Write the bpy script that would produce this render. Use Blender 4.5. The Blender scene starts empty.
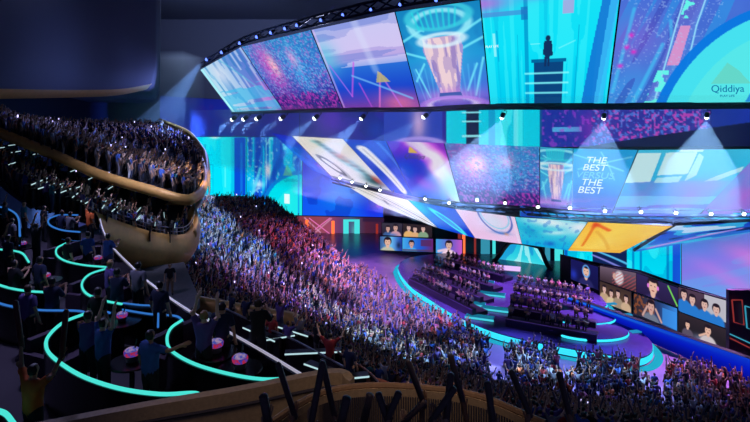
import bpy, bmesh, math, random
import numpy as np
from mathutils import Vector, Matrix
random.seed(7); rng = np.random.default_rng(7)
SC = bpy.context.scene
COL = SC.collection
PI = math.pi

# ------------------------------------------------------------------ camera, world, exposure, main lights
F, HZ, EYE = 520.0, 118.0, 22.0          # focal length in pixels, row of the horizon, eye height
cd = bpy.data.cameras.new('camera'); cam = bpy.data.objects.new('camera', cd); COL.objects.link(cam)
cam.location = (0, 0, EYE); cam.rotation_euler = (PI/2, 0, 0)
cd.sensor_width = 36; cd.lens = 36*F/750; cd.shift_y = -(211-HZ)/750; cd.clip_end = 400; cd.clip_start = 0.1
SC.camera = cam
SC.view_settings.view_transform = 'Standard'; SC.view_settings.look = 'None'
SC.view_settings.exposure = 0.0; SC.view_settings.gamma = 1.0; SC.view_settings.use_curve_mapping = False
w = bpy.data.worlds.new('world_fill'); SC.world = w; w.use_nodes = True
w.node_tree.nodes['Background'].inputs[0].default_value = (0.12, 0.16, 0.45, 1)
w.node_tree.nodes['Background'].inputs[1].default_value = 0.11  # even blue ambient added to lift the dark areas
cy = SC.cycles
cy.use_denoising = True; cy.max_bounces = 4; cy.diffuse_bounces = 2; cy.glossy_bounces = 2; cy.volume_bounces = 0
cy.sample_clamp_indirect = 3.0; cy.sample_clamp_direct = 12.0; cy.caustics_reflective = False; cy.caustics_refractive = False
cy.use_light_tree = True

def spot(name, loc, target, energy, color, size_deg, blend=0.5, radius=0.15, parent=None, rays=0.0):
    l = bpy.data.lights.new(name, 'SPOT'); l.energy = energy; l.color = color
    l.spot_size = math.radians(size_deg); l.spot_blend = blend; l.shadow_soft_size = radius
    o = bpy.data.objects.new(name, l); COL.objects.link(o)
    o.location = loc
    d = Vector(target) - Vector(loc)
    o.rotation_euler = d.to_track_quat('-Z', 'Y').to_euler()
    if rays:
        l.use_nodes = True; nt = l.node_tree; em = nt.nodes['Emission']
        tc = nt.nodes.new('ShaderNodeTexCoord'); sp = nt.nodes.new('ShaderNodeSeparateXYZ'); nt.links.new(tc.outputs['Normal'], sp.inputs[0])
        cx = nt.nodes.new('ShaderNodeMath'); cx.operation = 'DIVIDE'; nt.links.new(sp.outputs[0], cx.inputs[0]); nt.links.new(sp.outputs[2], cx.inputs[1])
        cyy = nt.nodes.new('ShaderNodeMath'); cyy.operation = 'DIVIDE'; nt.links.new(sp.outputs[1], cyy.inputs[0]); nt.links.new(sp.outputs[2], cyy.inputs[1])
        cb = nt.nodes.new('ShaderNodeCombineXYZ'); nt.links.new(cx.outputs[0], cb.inputs[0]); nt.links.new(cyy.outputs[0], cb.inputs[1])
        vo = nt.nodes.new('ShaderNodeTexVoronoi'); vo.inputs['Scale'].default_value = rays; nt.links.new(cb.outputs[0], vo.inputs['Vector'])
        mr = nt.nodes.new('ShaderNodeMapRange'); mr.inputs[1].default_value = 0.08; mr.inputs[2].default_value = 0.42
        mr.inputs[3].default_value = 4.5; mr.inputs[4].default_value = 0.3
        nt.links.new(vo.outputs['Distance'], mr.inputs[0]); nt.links.new(mr.outputs[0], em.inputs['Strength'])
    if parent is not None:
        bpy.context.view_layer.update()
        o.parent = parent; o.matrix_parent_inverse = parent.matrix_world.inverted()
    return o

# rig washes over stage and crowd, plus unseen fill lamps added elsewhere to brighten
for (x, y, z, tx, ty, tz, e, c, a) in [
    (-6, 56, 21, 1, 68, 1, 120000, (0.52, 0.38, 1.0), 46),      # violet and blue on the crowd by the rim
    (0, 46, 20.5, 5, 58, 1, 130000, (0.46, 0.36, 1.0), 44),
    (-12, 58, 22, -2, 70, 2, 170000, (0.62, 0.36, 1.0), 40),
    (8, 46, 19.5, 18, 61, 1, 90000, (0.74, 0.50, 1.0), 42),
    (16, 52, 14, 12, 46.5, 0, 34000, (0.22, 0.35, 1.0), 50),
    (22, 52, 14, 21, 44, 0, 30000, (0.22, 0.38, 1.0), 50),
    (2, 72, 18, -8, 74, 4, 22000, (0.85, 0.25, 0.75), 62),
    (-2, 52, 20, -9, 54, 4, 40000, (0.45, 0.28, 1.0), 62),
    (18, 66, 17, 14, 64, 0, 46000, (0.62, 0.36, 1.0), 62),     # stage
    (25, 58, 15, 24, 57, 0, 42000, (0.60, 0.36, 1.0), 66),
    (31, 50, 15, 29, 45, 0, 36000, (0.75, 0.38, 1.0), 60),
    (22, 40, 17, 20, 38, 0, 16000, (0.28, 0.36, 1.0), 100),
    (-22, 78, 24, -30, 58, 18, 26000, (0.20, 0.28, 1.0), 75),  # upper tier, added blue fill
    (-12, 44, 20.5, -18, 36, 13, 9000, (1.0, 0.74, 0.45), 40), # golden hull, unseen warm lamps added to light the cladding
    (-9, 56, 20, -16, 44, 16, 5000, (1.0, 0.74, 0.45), 36),
    (-36, 104, 20, -50, 134, 20, 90000, (0.04, 0.12, 1.0), 80), # far wall, added blue and slate fills
    (-30, 80, 44, -36, 134, 40, 110000, (0.40, 0.50, 0.80), 80),
    (10, 80, 44, 0, 134, 40, 110000, (0.40, 0.50, 0.80), 90),
    (-8, 80, 30, -10, 74, 48, 16000, (0.50, 0.54, 0.80), 150), # ceiling, unseen lamps added to lift it
    (-14, 44, 30, -18, 36, 48, 9000, (0.40, 0.42, 0.65), 150),
    (-9, 14, 23.5, -7, 13, 16, 1100, (0.48, 0.48, 1.0), 110),   # terrace, dim blue lamps added because it was dark
    (-14, 22, 23.5, -12, 21, 16, 1700, (0.48, 0.48, 1.0), 110),
    (-14, 33, 22, -17, 36, 16, 2400, (0.5, 0.55, 1.0), 90),    # middle tier, added fill
    (-2.2, 6.6, 20.5, -2.0, 8.4, 17.2, 62, (1.0, 0.84, 0.78), 90),  # plank walls, unseen warm lamps added above them
    (.6, 6.4, 20.5, .6, 8.2, 17.2, 95, (1.0, 0.80, 0.66), 80),
    (3.5, 20, 20, 0, 21, 12, 900, (1.0, 0.7, 0.55), 70),
]:
    spot('wash_fill_light', (x, y, z), (tx, ty, tz), e, c, a, 1.0, 0.5)

# ------------------------------------------------------------------ helpers
def at(px, py, Y):
    return Vector(((px-375)/F*Y, Y, EYE-(py-HZ)/F*Y))
def atz(px, py, Z):
    Y = F*(EYE-Z)/(py-HZ)
    return Vector(((px-375)/F*Y, Y, Z))
def tag(o, label=None, cat=None, group=None, kind=None):
    if label: o['label'] = label
    if cat: o['category'] = cat
    if group: o['group'] = group
    if kind: o['kind'] = kind
    return o
def empty(name, loc, rz=0):
    o = bpy.data.objects.new(name, None); COL.objects.link(o); o.location = loc; o.rotation_euler = (0, 0, rz)
    o.empty_display_size = 0.2
    return o
def mesh_obj(name, verts, faces, mats, parent=None, mi=None, smooth=False):
    me = bpy.data.meshes.new(name); me.from_pydata([tuple(v) for v in verts], [], faces)
    for m in (mats if isinstance(mats, (list, tuple)) else [mats]): me.materials.append(m)
    if mi: me.polygons.foreach_set('material_index', mi)
    if smooth: me.polygons.foreach_set('use_smooth', [True]*len(me.polygons))
    me.update()
    o = bpy.data.objects.new(name, me); COL.objects.link(o)
    if parent is not None:
        o.parent = parent        # children are written in their thing's own frame
    return o
class MB:
    """collects shapes into one mesh"""
    def __init__(s): s.v = []; s.f = []
    def add(s, v, f):
        b = len(s.v); s.v += [Vector(x) for x in v]; s.f += [tuple(i+b for i in q) for q in f]; return s
    def box(s, c, size, rz=0, rot=None):
        cx, cy_, cz = c; a, b, h = [q/2 for q in size]
        m = rot if rot is not None else Matrix.Rotation(rz, 3, 'Z')
        vs = [Vector(c)+m @ Vector((x*a, y*b, z*h)) for x in (-1, 1) for y in (-1, 1) for z in (-1, 1)]
        return s.add(vs, [(0, 1, 3, 2), (4, 6, 7, 5), (0, 4, 5, 1), (2, 3, 7, 6), (0, 2, 6, 4), (1, 5, 7, 3)])
    def tube(s, pts, r, n=8, closed=False, r2=None):
        pts = [Vector(p) for p in pts]; k = len(pts); b = len(s.v)
        for i, p in enumerate(pts):
            a = pts[max(i-1, 0)] if not closed else pts[i-1]; c = pts[min(i+1, k-1)] if not closed else pts[(i+1) % k]
            d = (c-a); d = d.normalized() if d.length > 1e-9 else Vector((0, 0, 1))
            up = Vector((0, 0, 1)) if abs(d.z) < 0.95 else Vector((1, 0, 0))
            u = d.cross(up).normalized(); v = u.cross(d)
            rr = r if r2 is None else r+(r2-r)*i/max(k-1, 1)
            for j in range(n):
                t = 2*PI*j/n; s.v.append(p+u*(rr*math.cos(t))+v*(rr*math.sin(t)))
        for i in range(k if closed else k-1):
            for j in range(n):
                i2 = (i+1) % k
                s.f.append((b+i*n+j, b+i*n+(j+1) % n, b+i2*n+(j+1) % n, b+i2*n+j))
        if not closed:
            s.f.append(tuple(b+j for j in range(n))[::-1]); s.f.append(tuple(b+(k-1)*n+j for j in range(n)))
        return s
    def lathe(s, prof, c=(0, 0, 0), n=20):
        b = len(s.v)
        for (r, z) in prof:
            for j in range(n):
                t = 2*PI*j/n; s.v.append(Vector((c[0]+r*math.cos(t), c[1]+r*math.sin(t), c[2]+z)))
        for i in range(len(prof)-1):
            for j in range(n): s.f.append((b+i*n+j, b+i*n+(j+1) % n, b+(i+1)*n+(j+1) % n, b+(i+1)*n+j))
        return s
    def loft(s, A, B):
        """ruled strip between two equally long point rows"""
        b = len(s.v); k = len(A); s.v += [Vector(p) for p in A]+[Vector(p) for p in B]
        for i in range(k-1): s.f.append((b+i, b+i+1, b+k+i+1, b+k+i))
        return s
    def prism(s, pts, z0, z1):
        b = len(s.v); k = len(pts)
        s.v += [Vector((p[0], p[1], z0)) for p in pts]+[Vector((p[0], p[1], z1)) for p in pts]
        s.f.append(tuple(b+i for i in range(k))[::-1]); s.f.append(tuple(b+k+i for i in range(k)))
        for i in range(k): j = (i+1) % k; s.f.append((b+i, b+j, b+k+j, b+k+i))
        return s
    def build(s, name, mat, parent=None, smooth=False):
        return mesh_obj(name, s.v, s.f, mat, parent, smooth=smooth)
def smoothline(pts, n):
    """Catmull-Rom through pts, n samples per span"""
    P = [Vector(p) for p in pts]; P = [P[0]*2-P[1]]+P+[P[-1]*2-P[-2]]; out = []
    for i in range(1, len(P)-2):
        for k in range(n):
            t = k/n; a, b, c, d = P[i-1], P[i], P[i+1], P[i+2]
            out.append(0.5*((2*b)+(c-a)*t+(2*a-5*b+4*c-d)*t*t+(3*b-a-3*c+d)*t**3))
    out.append(P[-2]); return out

def lin(c):
    c = np.asarray(c, float)/255.0
    return np.where(c <= 0.04045, c/12.92, ((c+0.055)/1.055)**2.4)
MATS = {}
def mat(name, rgb, rough=0.6, metal=0.0, bump=0.0, bscale=20, var=0.12, emit=None, es=0.0, coat=0.0):
    """plain dielectric or metal with a little procedural variation"""
    if name in MATS: return MATS[name]
    m = bpy.data.materials.new(name); m.use_nodes = True; nt = m.node_tree; p = nt.nodes['Principled BSDF']
    c = lin(rgb); p.inputs['Roughness'].default_value = rough; p.inputs['Metallic'].default_value = metal
    if coat: p.inputs['Coat Weight'].default_value = coat
    tc = nt.nodes.new('ShaderNodeTexCoord'); no = nt.nodes.new('ShaderNodeTexNoise'); no.inputs['Scale'].default_value = bscale
    nt.links.new(tc.outputs['Object'], no.inputs['Vector'])
    cr = nt.nodes.new('ShaderNodeValToRGB'); cr.color_ramp.elements[0].position = 0.3; cr.color_ramp.elements[1].position = 0.7
    cr.color_ramp.elements[0].color = (*(c*(1-var)), 1); cr.color_ramp.elements[1].color = (*np.minimum(c*(1+var), 1), 1)
    nt.links.new(no.outputs[0], cr.inputs[0]); nt.links.new(cr.outputs[0], p.inputs['Base Color'])
    if bump:
        b = nt.nodes.new('ShaderNodeBump'); b.inputs['Strength'].default_value = bump; b.inputs['Distance'].default_value = 0.02
        nt.links.new(no.outputs[0], b.inputs['Height']); nt.links.new(b.outputs[0], p.inputs['Normal'])
    if emit is not None:
        p.inputs['Emission Color'].default_value = (*lin(emit), 1); p.inputs['Emission Strength'].default_value = es
    MATS[name] = m; return m
def glow(name, rgb, s):
    if name in MATS: return MATS[name]
    m = bpy.data.materials.new(name); m.use_nodes = True; nt = m.node_tree; nt.nodes.clear()
    e = nt.nodes.new('ShaderNodeEmission'); o = nt.nodes.new('ShaderNodeOutputMaterial')
    e.inputs[0].default_value = (*lin(rgb), 1); e.inputs[1].default_value = s; nt.links.new(e.outputs[0], o.inputs[0])
    MATS[name] = m; return m
def display_mat():
    if 'led_display' in MATS: return MATS['led_display']
    m = bpy.data.materials.new('led_display'); m.use_nodes = True; nt = m.node_tree; nt.nodes.clear()
    e = nt.nodes.new('ShaderNodeEmission'); o = nt.nodes.new('ShaderNodeOutputMaterial'); a = nt.nodes.new('ShaderNodeAttribute')
    a.attribute_name = 'picture'; nt.links.new(a.outputs['Color'], e.inputs[0]); e.inputs[1].default_value = 1.0
    nt.links.new(e.outputs[0], o.inputs[0]); MATS['led_display'] = m; return m
M_dark = mat('black_metal', (18, 19, 26), 0.45, 0.3)
M_case = mat('screen_casing', (12, 14, 24), 0.5)
M_navy = mat('slate_plaster', (50, 53, 74), 0.8)
M_truss = mat('truss_metal', (40, 46, 70), 0.4, 0.6)
M_gold = mat('champagne_gold_cladding', (222, 165, 88), 0.4, 0.25, bscale=3, var=0.08)
M_beige = mat('beige_slatted_cladding', (170, 140, 108), 0.6)
M_conc = mat('grey_concrete', (105, 100, 104), 0.8, bscale=6)
M_carpet = mat('dark_carpet', (62, 54, 64), 0.9, bump=0.3, bscale=60)
M_black = mat('black_gloss_panel', (8, 9, 13), 0.25)
M_cyan = glow('cyan_neon', (75, 228, 215), 1.0)
M_blue = glow('blue_neon', (55, 125, 215), 0.8)
M_white = glow('white_neon', (190, 228, 235), 0.9)

# ------------------------------------------------------------------ pictures shown on the LED screens, drawn in each screen's own (s, t)
def fract(x): return x-np.floor(x)
def vnoise(x, y, seed=0):
    xi, yi = np.floor(x), np.floor(y); xf, yf = x-xi, y-yi
    h = lambda a, b: fract(np.sin(a*127.1+b*311.7+seed*74.7)*43758.5453)
    u, v = xf*xf*(3-2*xf), yf*yf*(3-2*yf)
    return (h(xi, yi)*(1-u)+h(xi+1, yi)*u)*(1-v)+(h(xi, yi+1)*(1-u)+h(xi+1, yi+1)*u)*v
class Pic:
    def __init__(p, s, t, asp, seed=0):
        p.s, p.t, p.asp, p.seed = s, t, asp, seed; p.c = np.zeros((len(s), 3))
    def mix(p, m, col): m = np.clip(m, 0, 1)[:, None]; p.c = p.c*(1-m)+np.asarray(col, float)*m; return p
    def add(p, m, col): p.c = p.c+np.clip(m, 0, 1)[:, None]*np.asarray(col, float); return p
    def grad(p, stops, ang=90):
        """stops [(pos, rgb)], ang 0 = along s, 90 = along t"""
        a = math.radians(ang); q = p.s*math.cos(a)+p.t*math.sin(a)
        xs = [x[0] for x in stops]
        for k in range(3): p.c[:, k] = np.interp(q, xs, [x[1][k] for x in stops])
        return p
    def blob(p, cx, cy, rx, ry, col, k=1.0, rot=0, hard=0):
        a = math.radians(rot); dx, dy = (p.s-cx)*p.asp, p.t-cy
        u = (dx*math.cos(a)+dy*math.sin(a))/(rx*p.asp if False else rx); v = (-dx*math.sin(a)+dy*math.cos(a))/ry
        d = np.sqrt(u*u+v*v)
        m = np.clip((1-d)*hard, 0, 1) if hard else np.exp(-d*d*1.5)
        return p.mix(m*k, col)
    def ring(p, cx, cy, rx, ry, wd, col, k=1.0, rot=0):
        a = math.radians(rot); dx, dy = (p.s-cx)*p.asp, p.t-cy
        u = (dx*math.cos(a)+dy*math.sin(a))/rx; v = (-dx*math.sin(a)+dy*math.cos(a))/ry
        d = np.abs(np.sqrt(u*u+v*v)-1)*min(rx, ry)
        return p.mix(np.clip(1.5-d/wd, 0, 1)*k, col)
    def line(p, x0, y0, x1, y1, wd, col, k=1.0, soft=0.5):
        X0, X1 = x0*p.asp, x1*p.asp; dx, dy = X1-X0, y1-y0; L = dx*dx+dy*dy+1e-9
        q = np.clip(((p.s*p.asp-X0)*dx+(p.t-y0)*dy)/L, 0, 1)
        d = np.hypot(p.s*p.asp-X0-q*dx, p.t-y0-q*dy)
        return p.mix(np.clip((wd*(1+soft)-d)/(wd*soft*2+1e-6), 0, 1)*k, col)
    def rect(p, x0, y0, x1, y1, col, k=1.0): return p.mix(((p.s > x0) & (p.s < x1) & (p.t > y0) & (p.t < y1))*k, col)
    def poly(p, pts, col, k=1.0):
        ins = np.zeros(len(p.s), bool); n = len(pts)
        for i in range(n):
            (x0, y0), (x1, y1) = pts[i], pts[(i+1) % n]
            c = ((y0 > p.t) != (y1 > p.t)) & (p.s < (x1-x0)*(p.t-y0)/((y1-y0) or 1e-9)+x0); ins ^= c
        return p.mix(ins*k, col)
    def n(p, fx, fy, seed=0): return vnoise(p.s*fx*p.asp, p.t*fy, p.seed+seed)
    def fbm(p, f, seed=0, sx=1, sy=1): return (p.n(f*sx, f*sy, seed)+0.5*p.n(2*f*sx, 2*f*sy, seed+3)+0.25*p.n(4*f*sx, 4*f*sy, seed+5))/1.75

def pic_confetti(p):
    p.grad([(0, (40, 130, 200)), (0.45, (60, 120, 210)), (0.75, (60, 60, 170)), (1, (30, 20, 90))])
    p.blob(0.26, 0.38, 0.36, 0.5, (215, 80, 195), 0.85); p.blob(0.68, 0.5, 0.32, 0.45, (60, 170, 235), 0.7)
    p.blob(0.34, 0.36, 0.16, 0.2, (255, 190, 200), 0.95); p.blob(0.66, 0.3, 0.13, 0.16, (235, 170, 225), 0.8)
    a = p.n(44, 40, 1); p.mix((a > 0.70)*0.42, (235, 110, 215)); b = p.n(60, 56, 2); p.mix((b > 0.70)*0.45, (140, 220, 250))
    c = p.n(40, 44, 4); p.mix((c > 0.68)*np.clip(0.1+p.t*0.5, 0, .6), (45, 45, 150))
    h = 0.72+0.12*p.n(9, 0.01, 7)+0.06*p.n(26, 0.01, 8)
    p.mix((p.t > h)*0.6, (42, 26, 120)); e = p.n(46, 40, 9); p.mix((p.t > h)*(e > 0.62)*0.7, (205, 60, 190))
def pic_stripes(p):
    p.grad([(0, (160, 225, 240)), (0.3, (110, 170, 225)), (1, (90, 120, 210))], 0)
    a = vnoise((p.s-p.t*0.0)*22, p.t*2.0, 3); p.mix((a > 0.5)*0.55, (215, 235, 248)); p.mix((a < 0.3)*0.5, (40, 120, 190))
    p.blob(0.35, 0.25, 0.35, 0.3, (225, 230, 245), 0.75, 30); p.blob(0.95, 0.8, 0.5, 0.35, (190, 100, 210), 0.7)
    p.mix((p.t > 0.55)*(p.n(1.5, 22, 5) > 0.5)*0.6, (60, 190, 235)); p.rect(0, 0, 0.06, 1, (190, 255, 255), 0.8)
    p.line(0.5, 0, 1.0, 0.9, 0.02, (90, 200, 225), 0.5)
def pic_stage(p):
    p.grad([(0, (170, 180, 235)), (0.4, (190, 170, 230)), (0.5, (40, 110, 215)), (0.75, (25, 70, 205)), (1, (120, 60, 170))])
    a = p.n(1.2, 22, 1); p.mix((p.t < 0.5)*(a > 0.5)*0.6, (225, 215, 250)); p.mix((p.t < 0.5)*(a < 0.28)*0.5, (110, 130, 215))
    p.blob(0.05, 0.35, 0.25, 0.25, (90, 200, 230), 0.7); p.blob(0.8, 0.95, 0.35, 0.14, (225, 110, 160), 0.8)
    for (x0, y0, x1, y1, c) in [(0.05, .45, .2, .85, (170, 110, 240)), (.2, .85, .38, .45, (210, 90, 230)), (.52, 1, .66, .6, (235, 120, 210)), (.66, .6, .8, 1, (200, 110, 230)), (.3, .6, .95, .9, (120, 190, 250)), (.42, 1, .36, .7, (190, 80, 220))]:
        p.line(x0, y0, x1, y1, 0.012, c, 0.75)
    p.poly([(.58, .7), (.64, .57), (.69, .62), (.75, .7)], (190, 180, 120), 0.85); p.rect(0, 0, 0.03, 1, (235, 190, 245), 0.5)
    p.line(.55, 0, .62, .55, 0.05, (220, 230, 255), 0.35)
def pic_trophy(p):
    p.grad([(0, (20, 130, 190)), (0.5, (30, 150, 215)), (0.85, (70, 110, 220)), (1, (90, 70, 190))])
    a = p.fbm(5, 2); p.mix(np.clip(a*1.6-0.8, 0, 1)*0.6, (20, 70, 160)); p.blob(.5, .45, .35, .5, (90, 190, 240), .6)
    for (x0, y0, x1, y1) in [(0, .3, .3, .2), (0, .42, .28, .5), (.72, .3, 1, .18), (.7, .45, 1, .35), (.05, .72, .22, .55), (.1, .15, .3, .22), (.2, .9, .08, .6), (.85, .9, .98, .55), (.75, .85, .9, .6)]:
        p.line(x0, y0, x1, y1, 0.012, (120, 240, 255), .8)
    for k in range(5): p.line(.12+k*.05, .95, .05+k*.08, .6, .01, (90, 200, 250), .4); p.line(.88-k*.05, .95, .95-k*.08, .6, .01, (90, 200, 250), .4)
    p.ring(.5, .18, .34, .14, .02, (150, 235, 250), .9); p.ring(.5, .1, .36, .12, .016, (60, 200, 225), .9)
    for k in range(8):
        x = .2+.075*k; p.line(x, .04, x+(.5-x)*.15, .2, .012, (40, 220, 230), .7)
    p.poly([(.27, .3), (.73, .3), (.76, .42), (.64, .87), (.37, .87), (.24, .42)], (170, 150, 215), .92)
    p.poly([(.33, .3), (.66, .3), (.68, .45), (.59, .86), (.42, .86), (.31, .45)], (205, 175, 205), .8)
    v = vnoise(p.s*26, p.t*7, 4); body = (np.abs(p.s-.5) < .24-.1*np.clip((p.t-.45)/.4, 0, 1)) & (p.t > .3) & (p.t < .86)
    p.mix(body*(v > .6)*.7, (255, 225, 220)); p.mix(body*(v < .3)*.55, (130, 110, 190))
    p.ring(.5, .33, .25, .06, .016, (220, 245, 255), .8)
    p.blob(.5, .9, .5, .09, (200, 130, 225), .8); p.poly([(.36, .86), (.65, .86), (.68, .92), (.33, .92)], (60, 90, 170), .9)
    p.ring(.5, .98, .34, .07, .013, (230, 210, 255), .8); p.ring(.5, 1.0, .44, .09, .013, (170, 120, 230), .8)
def pic_city(p):
    p.grad([(0, (25, 225, 245)), (0.5, (10, 225, 250)), (1, (0, 205, 240))])
    a = vnoise(p.s*30, p.t*1.2, 2); p.mix((a > .62)*.35, (90, 250, 255)); p.mix((a < .25)*.3, (0, 170, 225))
    p.rect(.33, 0, .36, 1, (0, 140, 200), .7); p.rect(0, .13, .36, .17, (60, 150, 220), .8); p.rect(.31, .1, .36, .22, (20, 110, 190), .7)
    p.blob(.0, .04, .3, .1, (190, 110, 220), .85); p.blob(.42, .0, .16, .06, (120, 110, 220), .7)
    p.rect(.40, .62, .64, 1, (10, 60, 120), .95); p.rect(.38, .59, .66, .62, (0, 90, 150), .9)
    for y in (.72, .81, .9): p.line(.33, y, .68, y, .008, (130, 250, 255), .9)
    p.blob(.515, .405, .024, .030, (20, 50, 90), 1, hard=4)
    p.poly([(.485, .43), (.545, .43), (.555, .56), (.53, .57), (.53, .66), (.512, .66), (.512, .58), (.50, .66), (.485, .66), (.49, .56), (.475, .55)], (18, 48, 95), 1)
    p.rect(.62, .08, .70, .2, (170, 170, 225), .9); p.rect(.07, .33, .09, .55, (190, 250, 255), .7); p.rect(.10, .3, .115, .6, (0, 150, 210), .5)
    p.poly([(.90, 0), (1, 0), (.93, 1), (.80, 1)], (20, 110, 210), .85); p.poly([(.95, 0), (1, 0), (.97, 1), (.9, 1)], (60, 190, 250), .8)
    p.rect(.74, .3, .745, 1, (0, 130, 190), .6); p.rect(.27, .35, .275, 1, (0, 150, 200), .5)
    p.line(.38, .45, .45, .45, .004, (180, 255, 255), .6); p.line(.6, .5, .72, .44, .004, (160, 255, 255), .6)
def pic_purplecity(p):
    p.grad([(0, (70, 110, 215)), (.5, (75, 120, 215)), (1, (60, 150, 230))])
    a = p.fbm(3, 1); p.mix(np.clip(a*2-.9, 0, 1)*.7, (60, 90, 200)); b = vnoise((p.s+p.t*.35)*14, p.t*1.0, 6)
    p.mix((b > .62)*.5, (40, 160, 235)); p.mix((b < .28)*.45, (50, 60, 170)); p.blob(.12, .45, .3, .25, (150, 90, 210), .45)
    for (x0, y0, x1, y1) in [(.16, 1, .32, .5), (.28, .98, .45, .7), (.9, .3, .8, .75), (.42, .8, .36, .3), (.1, .2, .02, .9)]: p.line(x0, y0, x1, y1, .016, (70, 205, 250), .6)
    p.poly([(.46, 0), (.64, 0), (.48, .55), (.40, 1), (.24, 1), (.36, .5)], (110, 120, 215), .6)
    for d in (0, .155): p.line(.46+d, 0, .40+d*.9, .34, .007, (150, 225, 255), .95); p.line(.40+d*.9, .34, .30+d, 1, .007, (150, 225, 255), .95)
    p.poly([(.43, .34), (.5, .34), (.44, .68), (.36, .68)], (225, 150, 205), .9)
    z = p.n(26, 26, 8); p.mix((np.abs(p.s-(.53-.25*p.t)) < .045)*(z > .6)*((p.t < .28) | (p.t > .72)), (100, 245, 235))
    for (x, y) in [(.1, .42), (.08, .52), (.13, .56), (.05, .68)]: p.blob(x, y, .03, .025, (225, 50, 200), .9)
    q = p.n(70, 90, 3); p.mix((q > .8)*(p.n(4, 4, 2) > .55)*.4, (170, 205, 250))
    cx, cy2 = 1.25*p.asp, 1.35; d = np.hypot(p.s*p.asp-cx, p.t-cy2)
    p.mix((d < 1.22)*.95, (10, 120, 225)); p.mix((d < 1.14)*1, (70, 225, 240)); p.mix((d < .98)*(d > 0)*.4, (110, 240, 225))
    p.poly([(.66, .84), (.76, .66), (.83, .72), (.92, .84)], (110, 205, 180), .6); p.poly([(.88, 1), (1, .72), (1, 1)], (30, 130, 225), .9)
def pic_bluewall(p):
    p.grad([(0, (25, 110, 220)), (.5, (15, 120, 235)), (1, (10, 60, 215))]); b = vnoise(p.s*16, p.t*1.5, 2)
    p.mix((b > .6)*.7, (0, 225, 255)); p.mix((b < .3)*.6, (15, 50, 190)); p.mix((p.n(40, 40, 5) > .8)*.6, (170, 240, 255))
    for x in (.35, .42): p.rect(x, 0, x+.015, .95, (120, 235, 255), .9)
    p.blob(.39, .42, .05, .12, (240, 235, 255), .95); p.blob(.22, .6, .09, .06, (220, 255, 255), .85); p.line(.1, .75, .25, .4, .02, (90, 225, 255), .8); p.line(.3, .8, .66, .2, .035, (15, 80, 200), .8)
    d = np.hypot((p.s-1.0)*p.asp, p.t-.95); p.mix((d < .92*p.asp*.8)*.95, (10, 130, 220)); p.mix((d < .84*p.asp*.8), (0, 225, 240)); p.mix((d < .6*p.asp*.8)*.5, (60, 245, 235))
    p.poly([(.66, .48), (.73, .34), (.78, .38), (.84, .48)], (120, 210, 150), .6); p.rect(.68, .70, .78, .82, (235, 255, 255), .95)
    p.poly([(.0, 1), (.12, .96), (.3, 1)], (200, 200, 255), .5); p.rect(.93, .3, .96, 1, (20, 150, 235), .8)
def pic_cyanwall(p):
    p.grad([(0, (0, 225, 255)), (1, (0, 232, 255))]); b = vnoise(p.s*12, p.t*1.1, 4); p.mix((b > .6)*.4, (60, 250, 255)); p.mix((b < .25)*.4, (0, 190, 235))
    p.rect(.78, 0, 1, 1, (10, 70, 215), .95); p.rect(.72, 0, .78, 1, (10, 190, 240), .7); p.rect(.9, .1, .93, 1, (20, 140, 240), .6)
    for x in (.14, .2, .23): p.rect(x, .12, x+.012, .95, (10, 110, 180), .7)
    for y in (.3, .46, .7): p.rect(.08, y, .38, y+.015, (10, 140, 200), .55)
    p.rect(.38, .46, .392, .95, (10, 150, 205), .5); p.blob(.42, .0, .12, .04, (240, 255, 255), .9); p.rect(.6, .5, .63, .85, (90, 250, 255), .8)
def pic_swoosh(p):
    p.grad([(0, (238, 236, 228)), (1, (232, 226, 232))])
    p.ring(.26, .68, .06, .19, .012, (60, 60, 70), .85, -22); p.ring(.28, .70, .085, .23, .008, (150, 150, 160), .7, -22)
    for k, (c, w_) in enumerate([((60, 190, 200), .05), ((20, 90, 120), .035), ((190, 90, 80), .035), ((30, 130, 150), .05)]):
        for i in range(10):
            a = i/10; x = .42+.5*a+.035*math.sin(a*9+k)+.03*k-.05; y = .12+.8*a; p.blob(x, y, w_*1.3, w_*1.1, c, .4)
    p.blob(.84, .86, .14, .1, (20, 80, 90), .9); p.blob(.92, .82, .06, .09, (200, 70, 60), .85); p.blob(.62, .42, .1, .1, (225, 140, 110), .6)
    p.rect(0, .96, 1, 1, (60, 80, 120), .7)
def pic_pencil(p):
    p.grad([(0, (20, 90, 225)), (.6, (15, 60, 200)), (1, (15, 80, 220))]); p.mix((p.fbm(4) > .55)*.4, (60, 60, 210))
    for wd, c in [(.075, (190, 200, 240)), (.055, (240, 238, 242)), (.015, (205, 205, 215))]: p.line(.30, .2, .66, .92, wd, c, 1, .12)
    p.line(.62, .05, 1.0, .85, .05, (60, 90, 230), .7); p.line(.8, .05, 1.1, .7, .02, (120, 170, 250), .6)
def pic_ink(p):
    p.grad([(0, (30, 30, 190)), (1, (20, 60, 220))]); n1 = (p.fbm(3, 1)-.5)*.35; q = p.s*1.05-p.t*.62+n1
    p.mix(np.clip((q-.12)*6, 0, 1), (60, 50, 230)); p.mix(np.clip((q-.20)*7, 0, 1), (190, 60, 235)); p.mix(np.clip((q-.28)*8, 0, 1), (240, 235, 250))
    p.mix(np.clip((q-.62)*6, 0, 1), (215, 90, 235)); p.mix(np.clip((q-.75)*7, 0, 1), (130, 40, 200))
    p.blob(.86, .8, .25, .35, (150, 225, 250), .9, 30); p.blob(.12, .15, .3, .3, (130, 50, 225), .7); p.blob(.75, .55, .16, .2, (245, 225, 250), .8)
    p.blob(.3, .75, .3, .16, (200, 50, 225), .8, 20); p.blob(.12, .6, .2, .3, (15, 90, 225), .8); p.poly([(.33, .22), (.39, .1), (.43, .13), (.50, .22)], (225, 190, 60), .95)
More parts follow.
